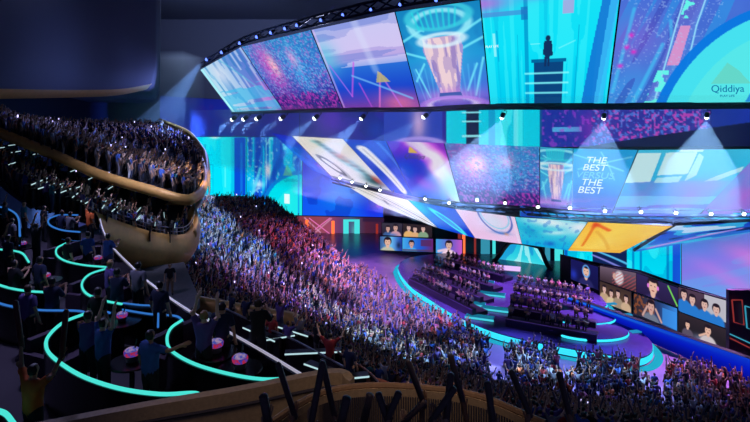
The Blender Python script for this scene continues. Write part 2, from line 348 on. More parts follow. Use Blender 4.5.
def pic_best(p):
    p.grad([(0, (30, 170, 225)), (.5, (50, 160, 230)), (.75, (70, 130, 225)), (1, (150, 110, 230))]); a = p.fbm(3, 5); p.mix(np.clip(a*2-.8, 0, 1)*.4, (30, 110, 210))
    p.line(.0, .1, .9, .35, .012, (170, 240, 255), .6); p.line(.1, .35, .95, .12, .012, (170, 240, 255), .6); p.line(.45, .05, .8, .5, .008, (200, 245, 255), .5)
    p.mix(np.clip((p.t-.72)*3, 0, 1)*(p.n(1.5, 20, 3) > .45)*.7, (200, 120, 230))
def pic_windows(p):
    p.grad([(0, (60, 190, 230)), (.45, (40, 180, 230)), (.7, (80, 160, 230)), (1, (110, 120, 225))]); a = p.fbm(2.5, 5)
    p.mix((p.t > .5)*np.clip(a*2.2-.8, 0, 1)*.8, (195, 110, 225)); p.mix((p.t > .7)*(p.n(1.2, 18, 3) > .6)*.5, (130, 230, 250))
    for q in ([(.0, .05), (.19, .05), (.23, .52), (.0, .54)], [(.23, .05), (.48, .04), (.53, .40), (.26, .42)]): p.poly(q, (205, 240, 245), .95)
    p.poly([(.50, .06), (.56, .12), (.62, .42), (.55, .52)], (190, 235, 245), .9); p.poly([(.27, .46), (.5, .43), (.5, .53), (.27, .54)], (200, 240, 245), .8); p.poly([(.33, .0), (.52, .0), (.52, .04), (.33, .04)], (225, 245, 250), .9)
    p.poly([(.8, .44), (.98, .28), (1, .36), (.86, .5), (.74, .52)], (205, 235, 245), .8); p.blob(.7, .62, .3, .2, (160, 120, 225), .5)
def pic_haze(p):
    p.grad([(0, (70, 160, 230)), (.5, (100, 140, 225)), (1, (150, 110, 220))]); a = p.fbm(3, 2); p.mix(np.clip(a*2-.9, 0, 1)*.8, (215, 90, 215)); p.line(.7, .4, 1, .7, .02, (240, 150, 230), .8)
def pic_slashes(p):
    p.grad([(0, (240, 238, 235)), (1, (235, 232, 238))])
    for k in range(5): p.line(.0+k*.12, .0, .65+k*.12, 1.0, .02, (40, 45, 60) if k % 2 else (190, 190, 200), .8)
    p.blob(.45, .5, .07, .2, (60, 60, 80), .6, 30); p.line(.3, .1, .95, .95, .03, (225, 200, 190), .6)
def pic_oval(p):
    p.grad([(0, (15, 150, 220)), (.5, (10, 90, 220)), (1, (10, 60, 210))], 30); p.blob(.1, .2, .4, .4, (20, 215, 225), .8)
    p.ring(.58, .58, .13, .42, .035, (70, 240, 245), .95, -38); p.blob(.58, .58, .10, .36, (10, 170, 225), .7, -38, hard=4); p.line(.8, 0, 1.1, .9, .06, (20, 60, 220), .7)
def pic_bowl(p):
    p.grad([(0, (240, 205, 240)), (1, (235, 195, 235))]); p.blob(.62, .3, .55, .45, (215, 225, 250), .9); p.ring(.66, .15, .52, .55, .03, (50, 90, 190), .9); p.ring(.66, .1, .44, .42, .02, (110, 210, 240), .8)
    p.blob(.66, .68, .4, .07, (90, 140, 215), .8); p.blob(.75, .7, .1, .06, (220, 150, 120), .8); p.rect(.93, 0, 1, 1, (235, 215, 245), .8)
def pic_wave(p):
    p.grad([(0, (20, 190, 225)), (.5, (60, 205, 230)), (1, (10, 170, 225))]); p.blob(.5, .1, .9, .22, (235, 245, 250), .95, 5); p.blob(.95, .2, .4, .3, (240, 240, 250), .9)
    p.blob(.2, .5, .4, .2, (15, 160, 215), .9, 20); p.blob(.65, .45, .4, .1, (225, 245, 250), .7, -8); p.blob(.6, .85, .2, .1, (20, 90, 200), .8); p.mix((p.n(9, 9, 3) > .72)*.4, (30, 110, 210))
def pic_yellow(p):
    p.grad([(0, (250, 190, 60)), (.5, (248, 212, 95)), (1, (240, 185, 70))], 10); p.mix(np.clip(p.fbm(3, 2)*2-.8, 0, 1)*.5, (250, 225, 130))
    p.line(.1, .05, .18, .8, .03, (235, 120, 40), .85); p.line(.1, .05, .35, .25, .035, (235, 90, 40), .8); p.blob(.12, .1, .08, .1, (220, 70, 40), .8); p.line(.2, .3, .7, .9, .03, (225, 160, 60), .5); p.rect(.0, .9, 1, 1, (235, 170, 60), .6)
def pic_gloss(p):
    p.grad([(0, (20, 60, 190)), (1, (40, 120, 220))]); a = vnoise((p.s+p.t*.2)*3, p.t*7, 2); p.mix((a > .5)*.75, (60, 200, 235)); p.mix((a > .72)*.8, (215, 225, 250)); p.mix((a < .2)*.8, (10, 20, 80)); p.line(.1, .9, .8, .45, .05, (205, 140, 225), .8)
def pic_painted(p):
    p.grad([(0, (60, 130, 215)), (.3, (80, 130, 225)), (.6, (130, 120, 230)), (1, (110, 160, 235))], 60); a = vnoise((p.s-p.t*.4)*2, (p.t+p.s*.5)*14, 3)
    p.mix((a > .6)*.35, (90, 170, 240)); p.blob(.8, .5, .6, .13, (225, 120, 220), .85, 22); p.blob(.5, .7, .6, .12, (200, 120, 230), .6, 22); p.blob(.2, .1, .4, .2, (50, 110, 205), .7)
def pic_ribbon(p):
    """the long ribbon board: dark blue, stage, trophy, cyan tower, crowd"""
    s = p.s; p.grad([(0, (25, 40, 140)), (1, (25, 35, 130))]); p.mix((p.fbm(2.2, 3) > .5)*.5, (50, 40, 170))
    p.blob(.08, .35, .5, .5, (110, 60, 210), .6); p.blob(.2, .6, .3, .3, (20, 70, 190), .7)
    p.rect(.22, 0, .36, 1, (40, 70, 190), .9); p.blob(.305, .45, .22, .55, (205, 170, 220), .9); p.blob(.305, .95, .6, .16, (150, 110, 225), .9); p.ring(.305, .93, .5, .14, .04, (180, 160, 250), .8)
    p.rect(.37, 0, .58, 1, (0, 215, 240), .97); p.rect(.415, 0, .445, 1, (20, 35, 70), 1)
    for y in (.2, .4, .72): p.rect(.405, y, .45, y+.05, (150, 245, 255), .9)
    p.rect(.465, 0, .48, 1, (0, 150, 210), .8); p.rect(.52, 0, .53, 1, (120, 240, 255), .8); p.mix((s > .47)*(s < .58)*(vnoise(s*90, p.t, 3) > .6)*.6, (90, 250, 255)); p.rect(.575, 0, .58, 1, (15, 60, 140), .9)
    p.rect(.58, 0, .72, 1, (30, 50, 170), .8); p.rect(.60, .58, .66, .68, (90, 200, 250), .8); p.blob(.70, .6, .5, .5, (150, 40, 190), .85); p.mix((s > .58)*(s < .68)*(p.n(20, 14, 2) > .72)*.5, (190, 60, 220))
    m = (s > .68)*(s < .90); p.mix(m*.9, (50, 50, 165)); p.mix(m*(vnoise(s*260, p.t*20, 4) > .68)*.8, (215, 70, 195)); p.mix(m*(vnoise(s*290, p.t*24, 6) > .7)*.7, (80, 140, 240)); p.mix((s > .90)*.9, (25, 50, 160)); p.poly([(.66, 1.01), (.75, .86), (1.01, .45), (1.01, 1.01)], (12, 16, 60), .95)
def pic_lower(p):
    """narrow board with a cyan sea picture under the big screens"""
    p.grad([(0, (20, 175, 225)), (1, (15, 130, 215))]); b = vnoise(p.s*22, p.t*1.3, 5); p.mix((b > .62)*.6, (50, 220, 240)); p.mix((b < .25)*.6, (20, 60, 180)); p.rect(.0, 0, .06, 1, (30, 60, 180), .8); p.rect(.63, 0, .69, 1, (20, 40, 140), .9)
    p.blob(.50, .5, .6, .8, (170, 230, 245), .7); p.blob(.68, .6, .2, .6, (190, 235, 250), .7)
def pic_tower(p):
    p.grad([(0, (0, 205, 235)), (1, (0, 225, 250))]); b = vnoise(p.s*16, p.t*1.3, 5); p.mix((b > .6)*.5, (70, 245, 255)); p.mix((b < .3)*.5, (0, 160, 215))
    p.rect(.29, 0, .60, 1, (15, 30, 80), .97); p.line(.29, .35, .6, .62, .03, (90, 200, 250), .9); p.line(.29, .55, .6, .8, .03, (150, 150, 250), .8); p.rect(.0, .0, .04, 1, (10, 70, 190), .8)
    for x in (.64, .7, .9): p.rect(x, 0, x+.02, 1, (0, 110, 190), .7)
    p.rect(.94, 0, 1, 1, (20, 70, 210), .9)
def pic_dusk(p):
    p.grad([(0, (20, 30, 200)), (.5, (15, 80, 240)), (1, (20, 90, 245))]); p.blob(.5, .55, .5, .35, (15, 150, 240), .85); p.blob(.9, .8, .3, .3, (30, 40, 225), .8); p.blob(.95, .75, .12, .06, (190, 50, 190), .7); p.mix((p.fbm(4, 2) > .58)*.35, (10, 30, 170))
def pic_arch(p):
    p.grad([(0, (30, 190, 220)), (1, (60, 225, 235))]); b = vnoise(p.s*14, p.t*.8, 5); p.mix((b > .6)*.7, (190, 250, 250)); p.mix((b < .3)*.6, (20, 130, 210)); p.blob(.5, 1, .6, .25, (225, 255, 250), .7)
def person_pic(kind):
    def f(p):
        sk = [(225, 180, 160), (205, 160, 150), (215, 175, 165)][kind % 3]
        def bust(x, y, r, shirt, hair=(35, 25, 40), k=1.35):
            r *= 1.3
            p.blob(x, y+r*2.9, r*2.3, r*2.0, shirt, 1, hard=5); p.blob(x, y+r*.9, r*.5, r*.7, sk, 1, hard=4)
            p.blob(x, y-r*.28, r*1.12, r*1.18, hair, 1, hard=5); p.blob(x, y, r*.85, r*1.12, sk, 1, hard=5); p.blob(x, y-r*.95, r*.9, r*.45, hair, 1, hard=4)
            for q in (-.33, .33): p.blob(x+q*r/p.asp, y-.1*r, r*.13, r*.08, (40, 30, 45), 1, hard=4)
            p.blob(x, y+.55*r, r*.28, r*.09, (150, 70, 80), 1, hard=4)
        if kind == 0:
            p.grad([(0, (25, 25, 90)), (1, (20, 20, 70))]); p.blob(.2, .7, .3, .3, (40, 60, 200), .8); bust(.62, .38, .2, (40, 40, 100)); p.ring(.62, .36, .23, .26, .035, (90, 160, 240), .9)
        elif kind == 1:
            p.grad([(0, (110, 90, 110)), (1, (60, 45, 55))]); p.blob(.55, .5, .45, .5, (225, 220, 225), .9, 20, hard=3); v = fract(p.s*9+p.t*5); p.mix((v > .6)*(p.s > .35)*(p.t > .2)*.55, (190, 80, 90)); p.blob(.42, .45, .16, .22, sk, 1, hard=4)
        elif kind == 2:
            p.grad([(0, (60, 45, 45)), (1, (110, 80, 60))])
            for i, x in enumerate((.15, .38, .6, .85)): bust(x, .32+.1*(i % 2), .12, [(190, 160, 130), (210, 190, 150), (160, 140, 120), (200, 170, 140)][i])
        elif kind == 3:
            p.grad([(0, (50, 40, 90)), (1, (40, 30, 70))]); bust(.42, .42, .3, (60, 50, 110)); p.blob(.42-.33/p.asp, .42, .09, .14, (220, 120, 220), 1, hard=3); p.blob(.42+.33/p.asp, .42, .09, .14, (220, 120, 220), 1, hard=3); p.line(.78, .1, .98, .95, .05, (120, 220, 90), .95)
        elif kind == 4:
            p.grad([(0, (60, 40, 40)), (.6, (40, 60, 110)), (1, (60, 140, 230))], 0); p.mix((p.s < .5)*(p.n(8, 8, 2) > .6)*.6, (170, 90, 50)); bust(.42, .36, .2, (110, 120, 140)); p.line(.22, .9, .33, .4, .06, sk, 1); p.line(.66, .9, .53, .4, .06, sk, 1); p.rect(.68, .2, 1, .95, (60, 150, 240), .7)
        elif kind == 5:
            p.grad([(0, (80, 60, 80)), (1, (50, 40, 60))]); p.rect(.55, .0, 1, .8, (205, 205, 215), .85)
            for x, y in ((.12, .25), (.3, .35), (.55, .4), (.78, .45)): bust(x, y, .13, (40, 120, 205))
        elif kind == 6:
            p.grad([(0, (50, 40, 50)), (1, (30, 28, 36))]); p.blob(.5, .9, .6, .22, (120, 130, 165), .9); bust(.62, .38, .16, (200, 190, 195)); bust(.2, .45, .12, (90, 80, 100)); p.line(.45, .75, .58, .55, .05, sk, 1)
        elif kind == 7:
            p.grad([(0, (60, 55, 70)), (1, (40, 35, 60))]); bust(.3, .45, .16, (60, 90, 140)); bust(.68, .36, .18, (200, 150, 170)); p.blob(.5, .95, .5, .15, (60, 110, 190), .8)
        elif kind == 8:
            p.grad([(0, (50, 40, 45)), (1, (40, 30, 40))])
            for i, x in enumerate((.2, .42, .7)): bust(x, .3+.08*(i % 2), .16, [(225, 175, 110), (220, 170, 120), (130, 160, 130)][i])
        elif kind == 9:
            p.grad([(0, (60, 90, 150)), (.5, (110, 190, 240)), (1, (30, 60, 170))], 0); bust(.35, .4, .22, (190, 190, 170)); p.blob(.85, .6, .2, .3, (20, 30, 60), .8)
        elif kind == 10:
            p.grad([(0, (70, 170, 235)), (.6, (30, 90, 210)), (1, (110, 40, 120))], 0); bust(.3, .45, .17, (70, 170, 240)); p.rect(.6, .1, .95, .6, (90, 40, 90), .8); p.rect(.0, .85, 1, 1, (90, 60, 90), .7)
        else:
            p.grad([(0, (60, 160, 225)), (.6, (110, 90, 200)), (1, (200, 90, 200))], 0); bust(.5, .4, .2, (240, 205, 225)); p.line(.1, .85, .4, .7, .09, (240, 205, 225), .9)
    return f

def nrm(a): return a.normalized()
def screen(label, corners, fn, res=1.35, group=None, name='led_screen', thick=0.25, seed=0, cat='screen', bend=None, flip=False, gain=1.0, frame=0.12):
    """corners tl,tr,br,bl. A casing with a lit display face; bend(s) adds an offset vector so a long board can follow its truss."""
    tl, tr, br, bl = [Vector(c) for c in corners]
    def px(p): return Vector((375+p.x/p.y*F, HZ-(p.z-EYE)/p.y*F))
    wpx = max((px(tr)-px(tl)).length, (px(br)-px(bl)).length); hpx = max((px(bl)-px(tl)).length*1.0, (px(br)-px(tr)).length)
    nx, ny = max(4, min(420, int(wpx*res))), max(4, min(260, int(hpx*res)))
    asp = ((tr-tl).length+(br-bl).length)/((bl-tl).length+(br-tr).length)
    s, t = np.meshgrid((np.arange(nx+1))/nx, (np.arange(ny+1))/ny); s, t = s.ravel(), t.ravel()
    A = [np.array(c) for c in (tl, tr, br, bl)]
    P = (1-s)[:, None]*(1-t)[:, None]*A[0]+s[:, None]*(1-t)[:, None]*A[1]+s[:, None]*t[:, None]*A[2]+(1-s)[:, None]*t[:, None]*A[3]
    if bend is not None: P = P+bend(s, t)
    nn = nrm((tr-tl).cross(bl-tl)+(br-tr).cross(br-bl)*0); c = (tl+tr+br+bl)/4
    if nn.dot(Vector((0, 0, EYE))-c) < 0: nn = -nn
    p = Pic(s, t, asp, seed); fn(p); colr = lin(np.clip(p.c, 0, 255))*gain
    idx = np.arange((nx+1)*(ny+1)).reshape(ny+1, nx+1)
    q = np.stack([idx[:-1, :-1], idx[1:, :-1], idx[1:, 1:], idx[:-1, 1:]], -1).reshape(-1, 4)
    me = bpy.data.meshes.new('display'); nv, nf = len(P), len(q)
    me.vertices.add(nv); me.vertices.foreach_set('co', P.astype(np.float32).ravel()); me.loops.add(nf*4); me.polygons.add(nf)
    me.loops.foreach_set('vertex_index', q.ravel().astype(np.int32)); me.polygons.foreach_set('loop_start', np.arange(0, nf*4, 4, dtype=np.int32))
    me.update(calc_edges=True)
    at_ = me.attributes.new('picture', 'FLOAT_COLOR', 'POINT'); at_.data.foreach_set('color', np.concatenate([colr, np.ones((nv, 1))], 1).astype(np.float32).ravel())
    me.materials.append(display_mat()); me.validate()
    d = bpy.data.objects.new('display', me); COL.objects.link(d)
    # casing behind the display, following the same curved face
    cn = 10; g = np.linspace(0, 1, cn+1); gs, gt = np.meshgrid(g, g); gs, gt = gs.ravel(), gt.ravel()
    w1 = (tr-tl).length; h1 = (bl-tl).length; fs, ft = (gs-.5)*2*frame/w1+gs, (gt-.5)*2*frame/h1+gt
    Q = (1-fs)[:, None]*(1-ft)[:, None]*A[0]+fs[:, None]*(1-ft)[:, None]*A[1]+fs[:, None]*ft[:, None]*A[2]+(1-fs)[:, None]*ft[:, None]*A[3]
    N = np.array(nn); back = MB(); m_ = (cn+1)**2
    back.v = [Vector(q) for q in Q-N*0.03]+[Vector(q) for q in Q-N*thick]
    ix = lambda i, j: i*(cn+1)+j
    for i in range(cn):
        for j in range(cn):
            q = (ix(i, j), ix(i, j+1), ix(i+1, j+1), ix(i+1, j)); back.f += [q, tuple(k+m_ for k in q[::-1])]
    for i in range(cn):
        for e in ((ix(0, i), ix(0, i+1)), (ix(cn, i+1), ix(cn, i)), (ix(i+1, 0), ix(i, 0)), (ix(i, cn), ix(i+1, cn))): back.f.append((e[0], e[0]+m_, e[1]+m_, e[1]))
    o = back.build(name, M_case); tag(o, label, cat, group); d.parent = o
    return o, (tl, tr, br, bl, nn)
def text_on(parent, body, frame_, s, t, height, rgb, italic=0.0, gain=1.0, bold=0):
    """lettering lying on a screen at (s, t); height as a share of the screen's height"""
    tl, tr, br, bl, nn = frame_
    c = tl.lerp(tr, s).lerp(bl.lerp(br, s), t)
    ux = nrm(tl.lerp(bl, t).lerp(tr.lerp(br, t), 1)-tl.lerp(bl, t)); uy = nrm(tl.lerp(tr, s)-bl.lerp(br, s)); uy = nrm(uy-ux*uy.dot(ux)*(0.0 if italic < 0 else 1))
    h = (bl-tl).length*height
    cu = bpy.data.curves.new('lettering', 'FONT'); cu.body = body; cu.size = h; cu.align_x = 'CENTER'; cu.align_y = 'CENTER'; cu.extrude = 0.01; cu.shear = max(italic, 0)
    cu.offset = bold*h; cu.space_line = 0.8
    o = bpy.data.objects.new('lettering', cu); COL.objects.link(o); bpy.context.view_layer.update()
    me = bpy.data.meshes.new_from_object(o.evaluated_get(bpy.context.evaluated_depsgraph_get())); bpy.data.objects.remove(o)
    R = Matrix((ux, uy, ux.cross(uy))).transposed()
    sgn = 1 if R.col[2].dot(nn) > 0 else -1
    for v in me.vertices: v.co = c+nn*0.06+R.col[0]*v.co.x+R.col[1]*v.co.y+nn*v.co.z
    me.materials.clear(); me.materials.append(glow('letter_%d_%d_%d' % tuple(rgb), rgb, gain)); o = bpy.data.objects.new('lettering', me); COL.objects.link(o); o.parent = parent
    return o

# ------------------------------------------------------------------ the hall: floor, walls, ceiling
def structure(mb, name, m, smooth=False): return tag(mb.build(name, m, smooth=smooth), kind='structure')
M_floor = mat('glossy_arena_floor', (120, 92, 128), 0.3, bscale=0.6, var=0.15)
structure(MB().box((0, 70, -0.3), (140, 150, 0.6)), 'floor', M_floor)
structure(MB().box((0, 135, 22), (150, 1, 60)), 'wall_back', M_navy)
structure(MB().box((-66, 70, 22), (1, 140, 60)), 'wall_left', M_navy)
structure(MB().box((62, 70, 22), (1, 140, 60)), 'wall_right', M_navy)
structure(MB().box((0, 66, 48), (140, 150, 1)), 'ceiling', mat('ceiling_grey', (90, 96, 120), 0.7))

# upper screens hung round the rig (top edge 8.5 m above their foot)
TOP = [at(200, 70, 104), at(241, 47, 84), at(311, 30, 57), at(395, 12, 47.5), at(480, 0, 42.5), at(622, -15, 37.6), at(765, -14, 38)]
BOT = [at(232, 112, 100), at(283, 110, 75), at(343, 108, 60), at(420, 107, 51), at(490, 104, 43), at(607, 103.3, 38.6), at(765, 102, 37.5)]
UP = [('tall upper LED screen with pale blue streaks at the far end of the ring', pic_stripes),
      ('upper LED screen showing pink and blue confetti over a crowd', pic_confetti),
      ('upper LED screen with blurred violet stage streaks and small yellow peak', pic_stage),
      ('upper LED screen showing a giant silver trophy in cyan light', pic_trophy),
      ('upper cyan LED screen with a dark standing figure on a plinth', pic_city),
      ('upper LED screen with violet city tube and cyan arch logo', pic_purplecity)]
for i, (lb, fn) in enumerate(UP):
    g = 0.006
    c = [TOP[i].lerp(TOP[i+1], g), TOP[i].lerp(TOP[i+1], 1-g), BOT[i].lerp(BOT[i+1], 1-g), BOT[i].lerp(BOT[i+1], g)]
    o, fr = screen(lb, c, fn, seed=i, group='upper ring of LED screens', frame=0.0)
    if i == 5: text_on(o, 'Qiddiya', fr, .765, .885, .085, (20, 120, 170)); text_on(o, 'PLAY LIFE', fr, .765, .945, .028, (20, 120, 170))
    if i == 4: text_on(o, 'PLAY LIFE', fr, .06, .45, .03, (235, 255, 255))
# dark girder along the foot and along the head of the ring
gb = MB(); gb.tube([p+Vector((0, .35, -.22)) for p in smoothline(BOT, 6)], 0.3, 6); tag(gb.build('girder', M_truss), 'long dark girder along the foot of the upper screens', 'girder')
gt = MB()
tp = smoothline([p+Vector((0, .6, .55)) for p in TOP], 5)
gt.tube(tp, 0.16, 6); gt.tube([p+Vector((0, .5, 1.1)) for p in tp], 0.16, 6)
for i in range(len(tp)-1):
    gt.tube([tp[i], tp[i+1]+Vector((0, .5, 1.1))], .09, 5); gt.tube([tp[i]+Vector((0, .5, 1.1)), tp[i+1]], .09, 5)
tag(gt.build('lighting_truss', M_truss), 'lattice truss over the heads of the upper screens', 'truss')

# long ribbon board behind, between the two rings
RA, RB = at(300, 110, 74), at(765, 98, 58)
RC, RD = at(765, 112, 58), at(300, 146, 74)
c = [at(296, 108, 78), at(640, 104, 62), at(640, 137, 62), at(296, 138, 78)]
screen('long dark ribbon board with a cyan tower picture behind the spotlights', [at(300, 106, 78), at(770, 96, 60), at(770, 146, 60), at(300, 148, 78)], pic_ribbon, name='ribbon_screen', res=1.2)

# middle ring, sloping faces
MT = [at(292, 136, 75), at(343, 139, 66), at(386, 141, 60), at(444, 143, 54), at(540, 147, 46.5), at(573, 148.5, 45), at(638, 150, 43), at(764, 149, 44)]
MBt = [at(332, 177, 62), at(393, 193, 54), at(413, 196, 51), at(460, 202, 46), at(540, 207, 42.2), at(572, 210, 41.6), at(612, 213, 40.5), at(700, 214, 40.5)]
MID = [('white slanted screen with dark ring and teal ink swirl', pic_swoosh), ('blue slanted screen with a long white pencil shape', pic_pencil),
       ('violet and white ink screen with small yellow peak logo', pic_ink), ('middle ring screen of pink confetti over a dark crowd', pic_confetti),
       ('narrow middle ring screen with a silver trophy', pic_trophy), ('cyan screen reading THE BEST VERSUS THE BEST', pic_best),
       ('cyan screen with pale window shapes and violet haze', pic_windows)]
for i, (lb, fn) in enumerate(MID):
    g = 0.006
    c = [MT[i].lerp(MT[i+1], g), MT[i].lerp(MT[i+1], 1-g), MBt[i].lerp(MBt[i+1], 1-g), MBt[i].lerp(MBt[i+1], g)]
    o, fr = screen(lb, c, fn, seed=10+i, group='middle ring of LED screens', frame=0.02)
    if i == 5:
        for (b, tt, cc) in (('THE', .20, (245, 250, 255)), ('BEST', .325, (245, 250, 255)), ('VERSUS', .45, (120, 205, 245)), ('THE', .565, (245, 250, 255)), ('BEST', .69, (245, 250, 255))):
            text_on(o, b, fr, .40-.06*tt+(.03 if b == 'VERSUS' else 0), tt, .145, cc, italic=0.25, bold=0.0)
    if i == 2: text_on(o, 'Qiddiya', fr, .42, .30, .09, (60, 70, 110))
screen('violet side screen turned away beyond the pale window screen', [at(750.5, 149.5, 44), at(800, 149, 46), at(800, 216, 42.5), at(700.5, 215, 40.6)], pic_haze, group='middle ring of LED screens', frame=0)
screen('blue and magenta end board beneath the slanted white screen', [at(272, 133, 80), at(292, 136.5, 76), at(332, 178, 63), at(312, 170, 70)], pic_dusk, group='middle ring of LED screens', frame=0, res=1.2)

# lower ring, sloping down and in
LT = [at(344, 184, 60), at(408, 200, 50), at(455, 209, 46), at(515, 217, 42), at(588, 222, 39), at(673, 226, 37.5), at(768, 221, 38.5)]
LB = [at(378, 205, 56), at(438, 228, 48.5), at(475, 238, 45), at(522, 244, 42), at(568, 250.5, 40), at(620, 253, 40), at(752, 232, 46)]
LOW = [('white underside screen with dark slashes', pic_slashes), ('blue underside screen with a cyan oval', pic_oval), ('pale pink underside screen with a glass bowl', pic_bowl),
       ('cyan underside screen with white sea foam', pic_wave), ('yellow underside screen with an orange stroke', pic_yellow), ('glossy blue underside screen at the stage end', pic_gloss)]
for i, (lb, fn) in enumerate(LOW):
    g = 0.004
    c = [LT[i].lerp(LT[i+1], g), LT[i].lerp(LT[i+1], 1-g), LB[i].lerp(LB[i+1], 1-g), LB[i].lerp(LB[i+1], g)]
    if i == 5: c = [LT[5].lerp(LT[6], .03), LT[6], at(752, 232, 46), at(634, 252, 40.6)]
    screen(lb, c, fn, seed=20+i, group='lower ring of underside screens', frame=0.0)
screen('narrow cyan board beneath the lamp catwalk', [at(520, 206, 43), at(768, 214, 41), at(768, 223, 41), at(520, 219, 43)], pic_lower, group=None, frame=0.02)
# catwalk with lamps between middle and lower ring
cp = smoothline([at(332, 179, 61), at(413, 198, 50.5), at(460, 205, 45.5), at(520, 209, 42.6), at(572, 213, 41), at(640, 215.5, 40), at(768, 216, 40)], 6)
cw = MB(); cw.tube(cp, .14, 6); cw.tube([p+Vector((0, .8, -.5)) for p in cp], .12, 6)
for i in range(len(cp)-1): cw.tube([cp[i], cp[i+1]+Vector((0, .8, -.5))], .06, 5)
cq = [p for p in cp if 375+p.x/p.y*F > 560]; cw.tube([p+Vector((0, .5, -.75)) for p in cq], .03, 5); cw.tube([p+Vector((0, .5, .35)) for p in cq], .03, 5)
cwo = tag(cw.build('catwalk', M_truss), 'lattice catwalk carrying small white lamps under the middle screens', 'catwalk')

# stage lamps -------------------------------------------------
def make_lamp(k=1.0, col=(235, 250, 255)):
    r = empty('stage_lamp', (0, 0, 0))
    MB().lathe([(0.01, .55*k), (.2*k, .52*k), (.26*k, .3*k), (.22*k, .1*k), (.24*k, 0)], n=14).build('lamp_head', M_dark, r, True)
    y = MB(); y.tube([(-.32*k, 0, .3*k), (-.32*k, 0, .8*k), (.32*k, 0, .8*k), (.32*k, 0, .3*k)], .03*k, 6); y.tube([(0, 0, .8*k), (0, 0, 1.0*k)], .05*k, 6); y.build('yoke', M_dark, r)
    MB().lathe([(.0, -.24*k), (.1*k, -.2*k), (.2*k, -.08*k), (.235*k, .04*k)], n=14).build('lens', glow('lamp_lens_%d' % col[0], col, 12.0 if col[0] > 200 else 3.0), r, True)
    return r
def copy_tree(o, parent=None):
    c = o.copy(); COL.objects.link(c)
    if parent is not None: c.parent = parent
    for ch in list(o.children): copy_tree(ch, c)
    return c
LAMPS = [(240, 118, 96, 62), (250, 119, 90, 62), (264, 118.5, 84, 66), (288, 117, 74, 50), (323, 116, 65, 58), (371, 116, 57, 66), (430, 116, 50.5, 52), (508, 114, 42.5, 60), (606, 113, 39.0, 0), (712, 112, 38.2, 0)]
AIM = [(-12, 4, -8), (-12, 4, -8), (-12, 4, -8), (-12, 4, -8.5), (-11, 4, -9), (-9, 4, -9), (-9, 4, -7), (-3.0, 7, -12), (1.0, 6, -12), (2.5, 6, -12)]
lamp0 = make_lamp(1.0)
WHERE = ['at the far end of the girder', 'second from the girder\'s far end', 'under the streaked upper screen', 'beneath the seam of streaked and confetti screens', 'beneath the confetti upper screen', 'beneath the violet stage upper screen', 'beneath the seam of violet stage and trophy screens', 'beneath the cyan upper screen', 'beneath the seam of cyan and violet city screens', 'beneath the cyan arch logo']
BEAM = [5000, 5000, 5500, 7000, 6000, 5500, 4000, 6000, 7500, 8000]
for i, ((px, py, Y, _), a) in enumerate(zip(LAMPS, AIM)):
    o = lamp0 if i == 0 else copy_tree(lamp0)
    d = Vector(a).normalized(); k = Y/55; G = min(smoothline(BOT, 12), key=lambda q: abs(375+q.x/q.y*F-px)); o.location = G+Vector((0, .35, -.45))+d*1.0*k; o.rotation_euler = d.to_track_quat('-Z', 'Y').to_euler()
    k = Y/55; o.scale = (k, k, k)
    tag(o, 'beam lamp, ' + WHERE[i], 'stage lamp', 'beam lamps under the upper screens')
    spot('lamp_light', o.location+d*0.32*k, o.location+d*9, BEAM[i]*34.0, (0.22, 0.48, 1.0) if i < 7 else (0.32, 0.6, 1.0), 28 if i < 7 else 60, 0.35, .05, rays=9)
# small uplights along the truss head
lampb = make_lamp(0.9, (90, 120, 255))
TL = [(207, 61, 102), (222, 54, 93), (240, 45, 85), (257, 39, 76), (271, 35, 70), (285, 31, 65), (297, 28, 61), (321, 23, 56), (343, 18, 53.5), (371, 13, 50), (400, 8, 47.4), (436, 4, 45)]
for i, (px, py, Y) in enumerate(TL):
    o = lampb if i == 0 else copy_tree(lampb)
    o.location = at(px, py, Y)+Vector((0, -.1, 0.3)); d = Vector((-.75, -.35, -.4)).normalized(); o.rotation_euler = d.to_track_quat('-Z', 'Y').to_euler(); k = Y/60; o.scale = (k, k, k)
    tag(o, 'small blue stage lamp hung on the truss over the upper screens', 'stage lamp', 'blue lamps along the upper truss')
    if i < 5: spot('lamp_light', o.location+d*.8, o.location+Vector((-9, -1, -12)), 90000, (0.20, 0.42, 1.0), 26, 0.4, .08, rays=12)
lampc = make_lamp(0.55, (235, 245, 255))
CL = [(340, 178), (352, 182), (366, 186), (380, 190), (393, 194), (425, 199), (449, 203), (477, 200), (505, 203), (538, 207), (570, 208), (605, 211), (641, 212), (676, 213), (711, 214), (744, 214)]
for i, (px, py) in enumerate(CL):
    o = lampc if i == 0 else copy_tree(lampc)
    tt = min(cp, key=lambda q: abs(375+q.x/q.y*F-px)); o.location = at(px, py, tt.y-.5)
    d = Vector((-.1, -.6, -.5)).normalized(); o.rotation_euler = d.to_track_quat('-Z', 'Y').to_euler()
    tag(o, 'small white lamp fixed along the catwalk under the middle screens', 'stage lamp', 'white lamps along the catwalk')

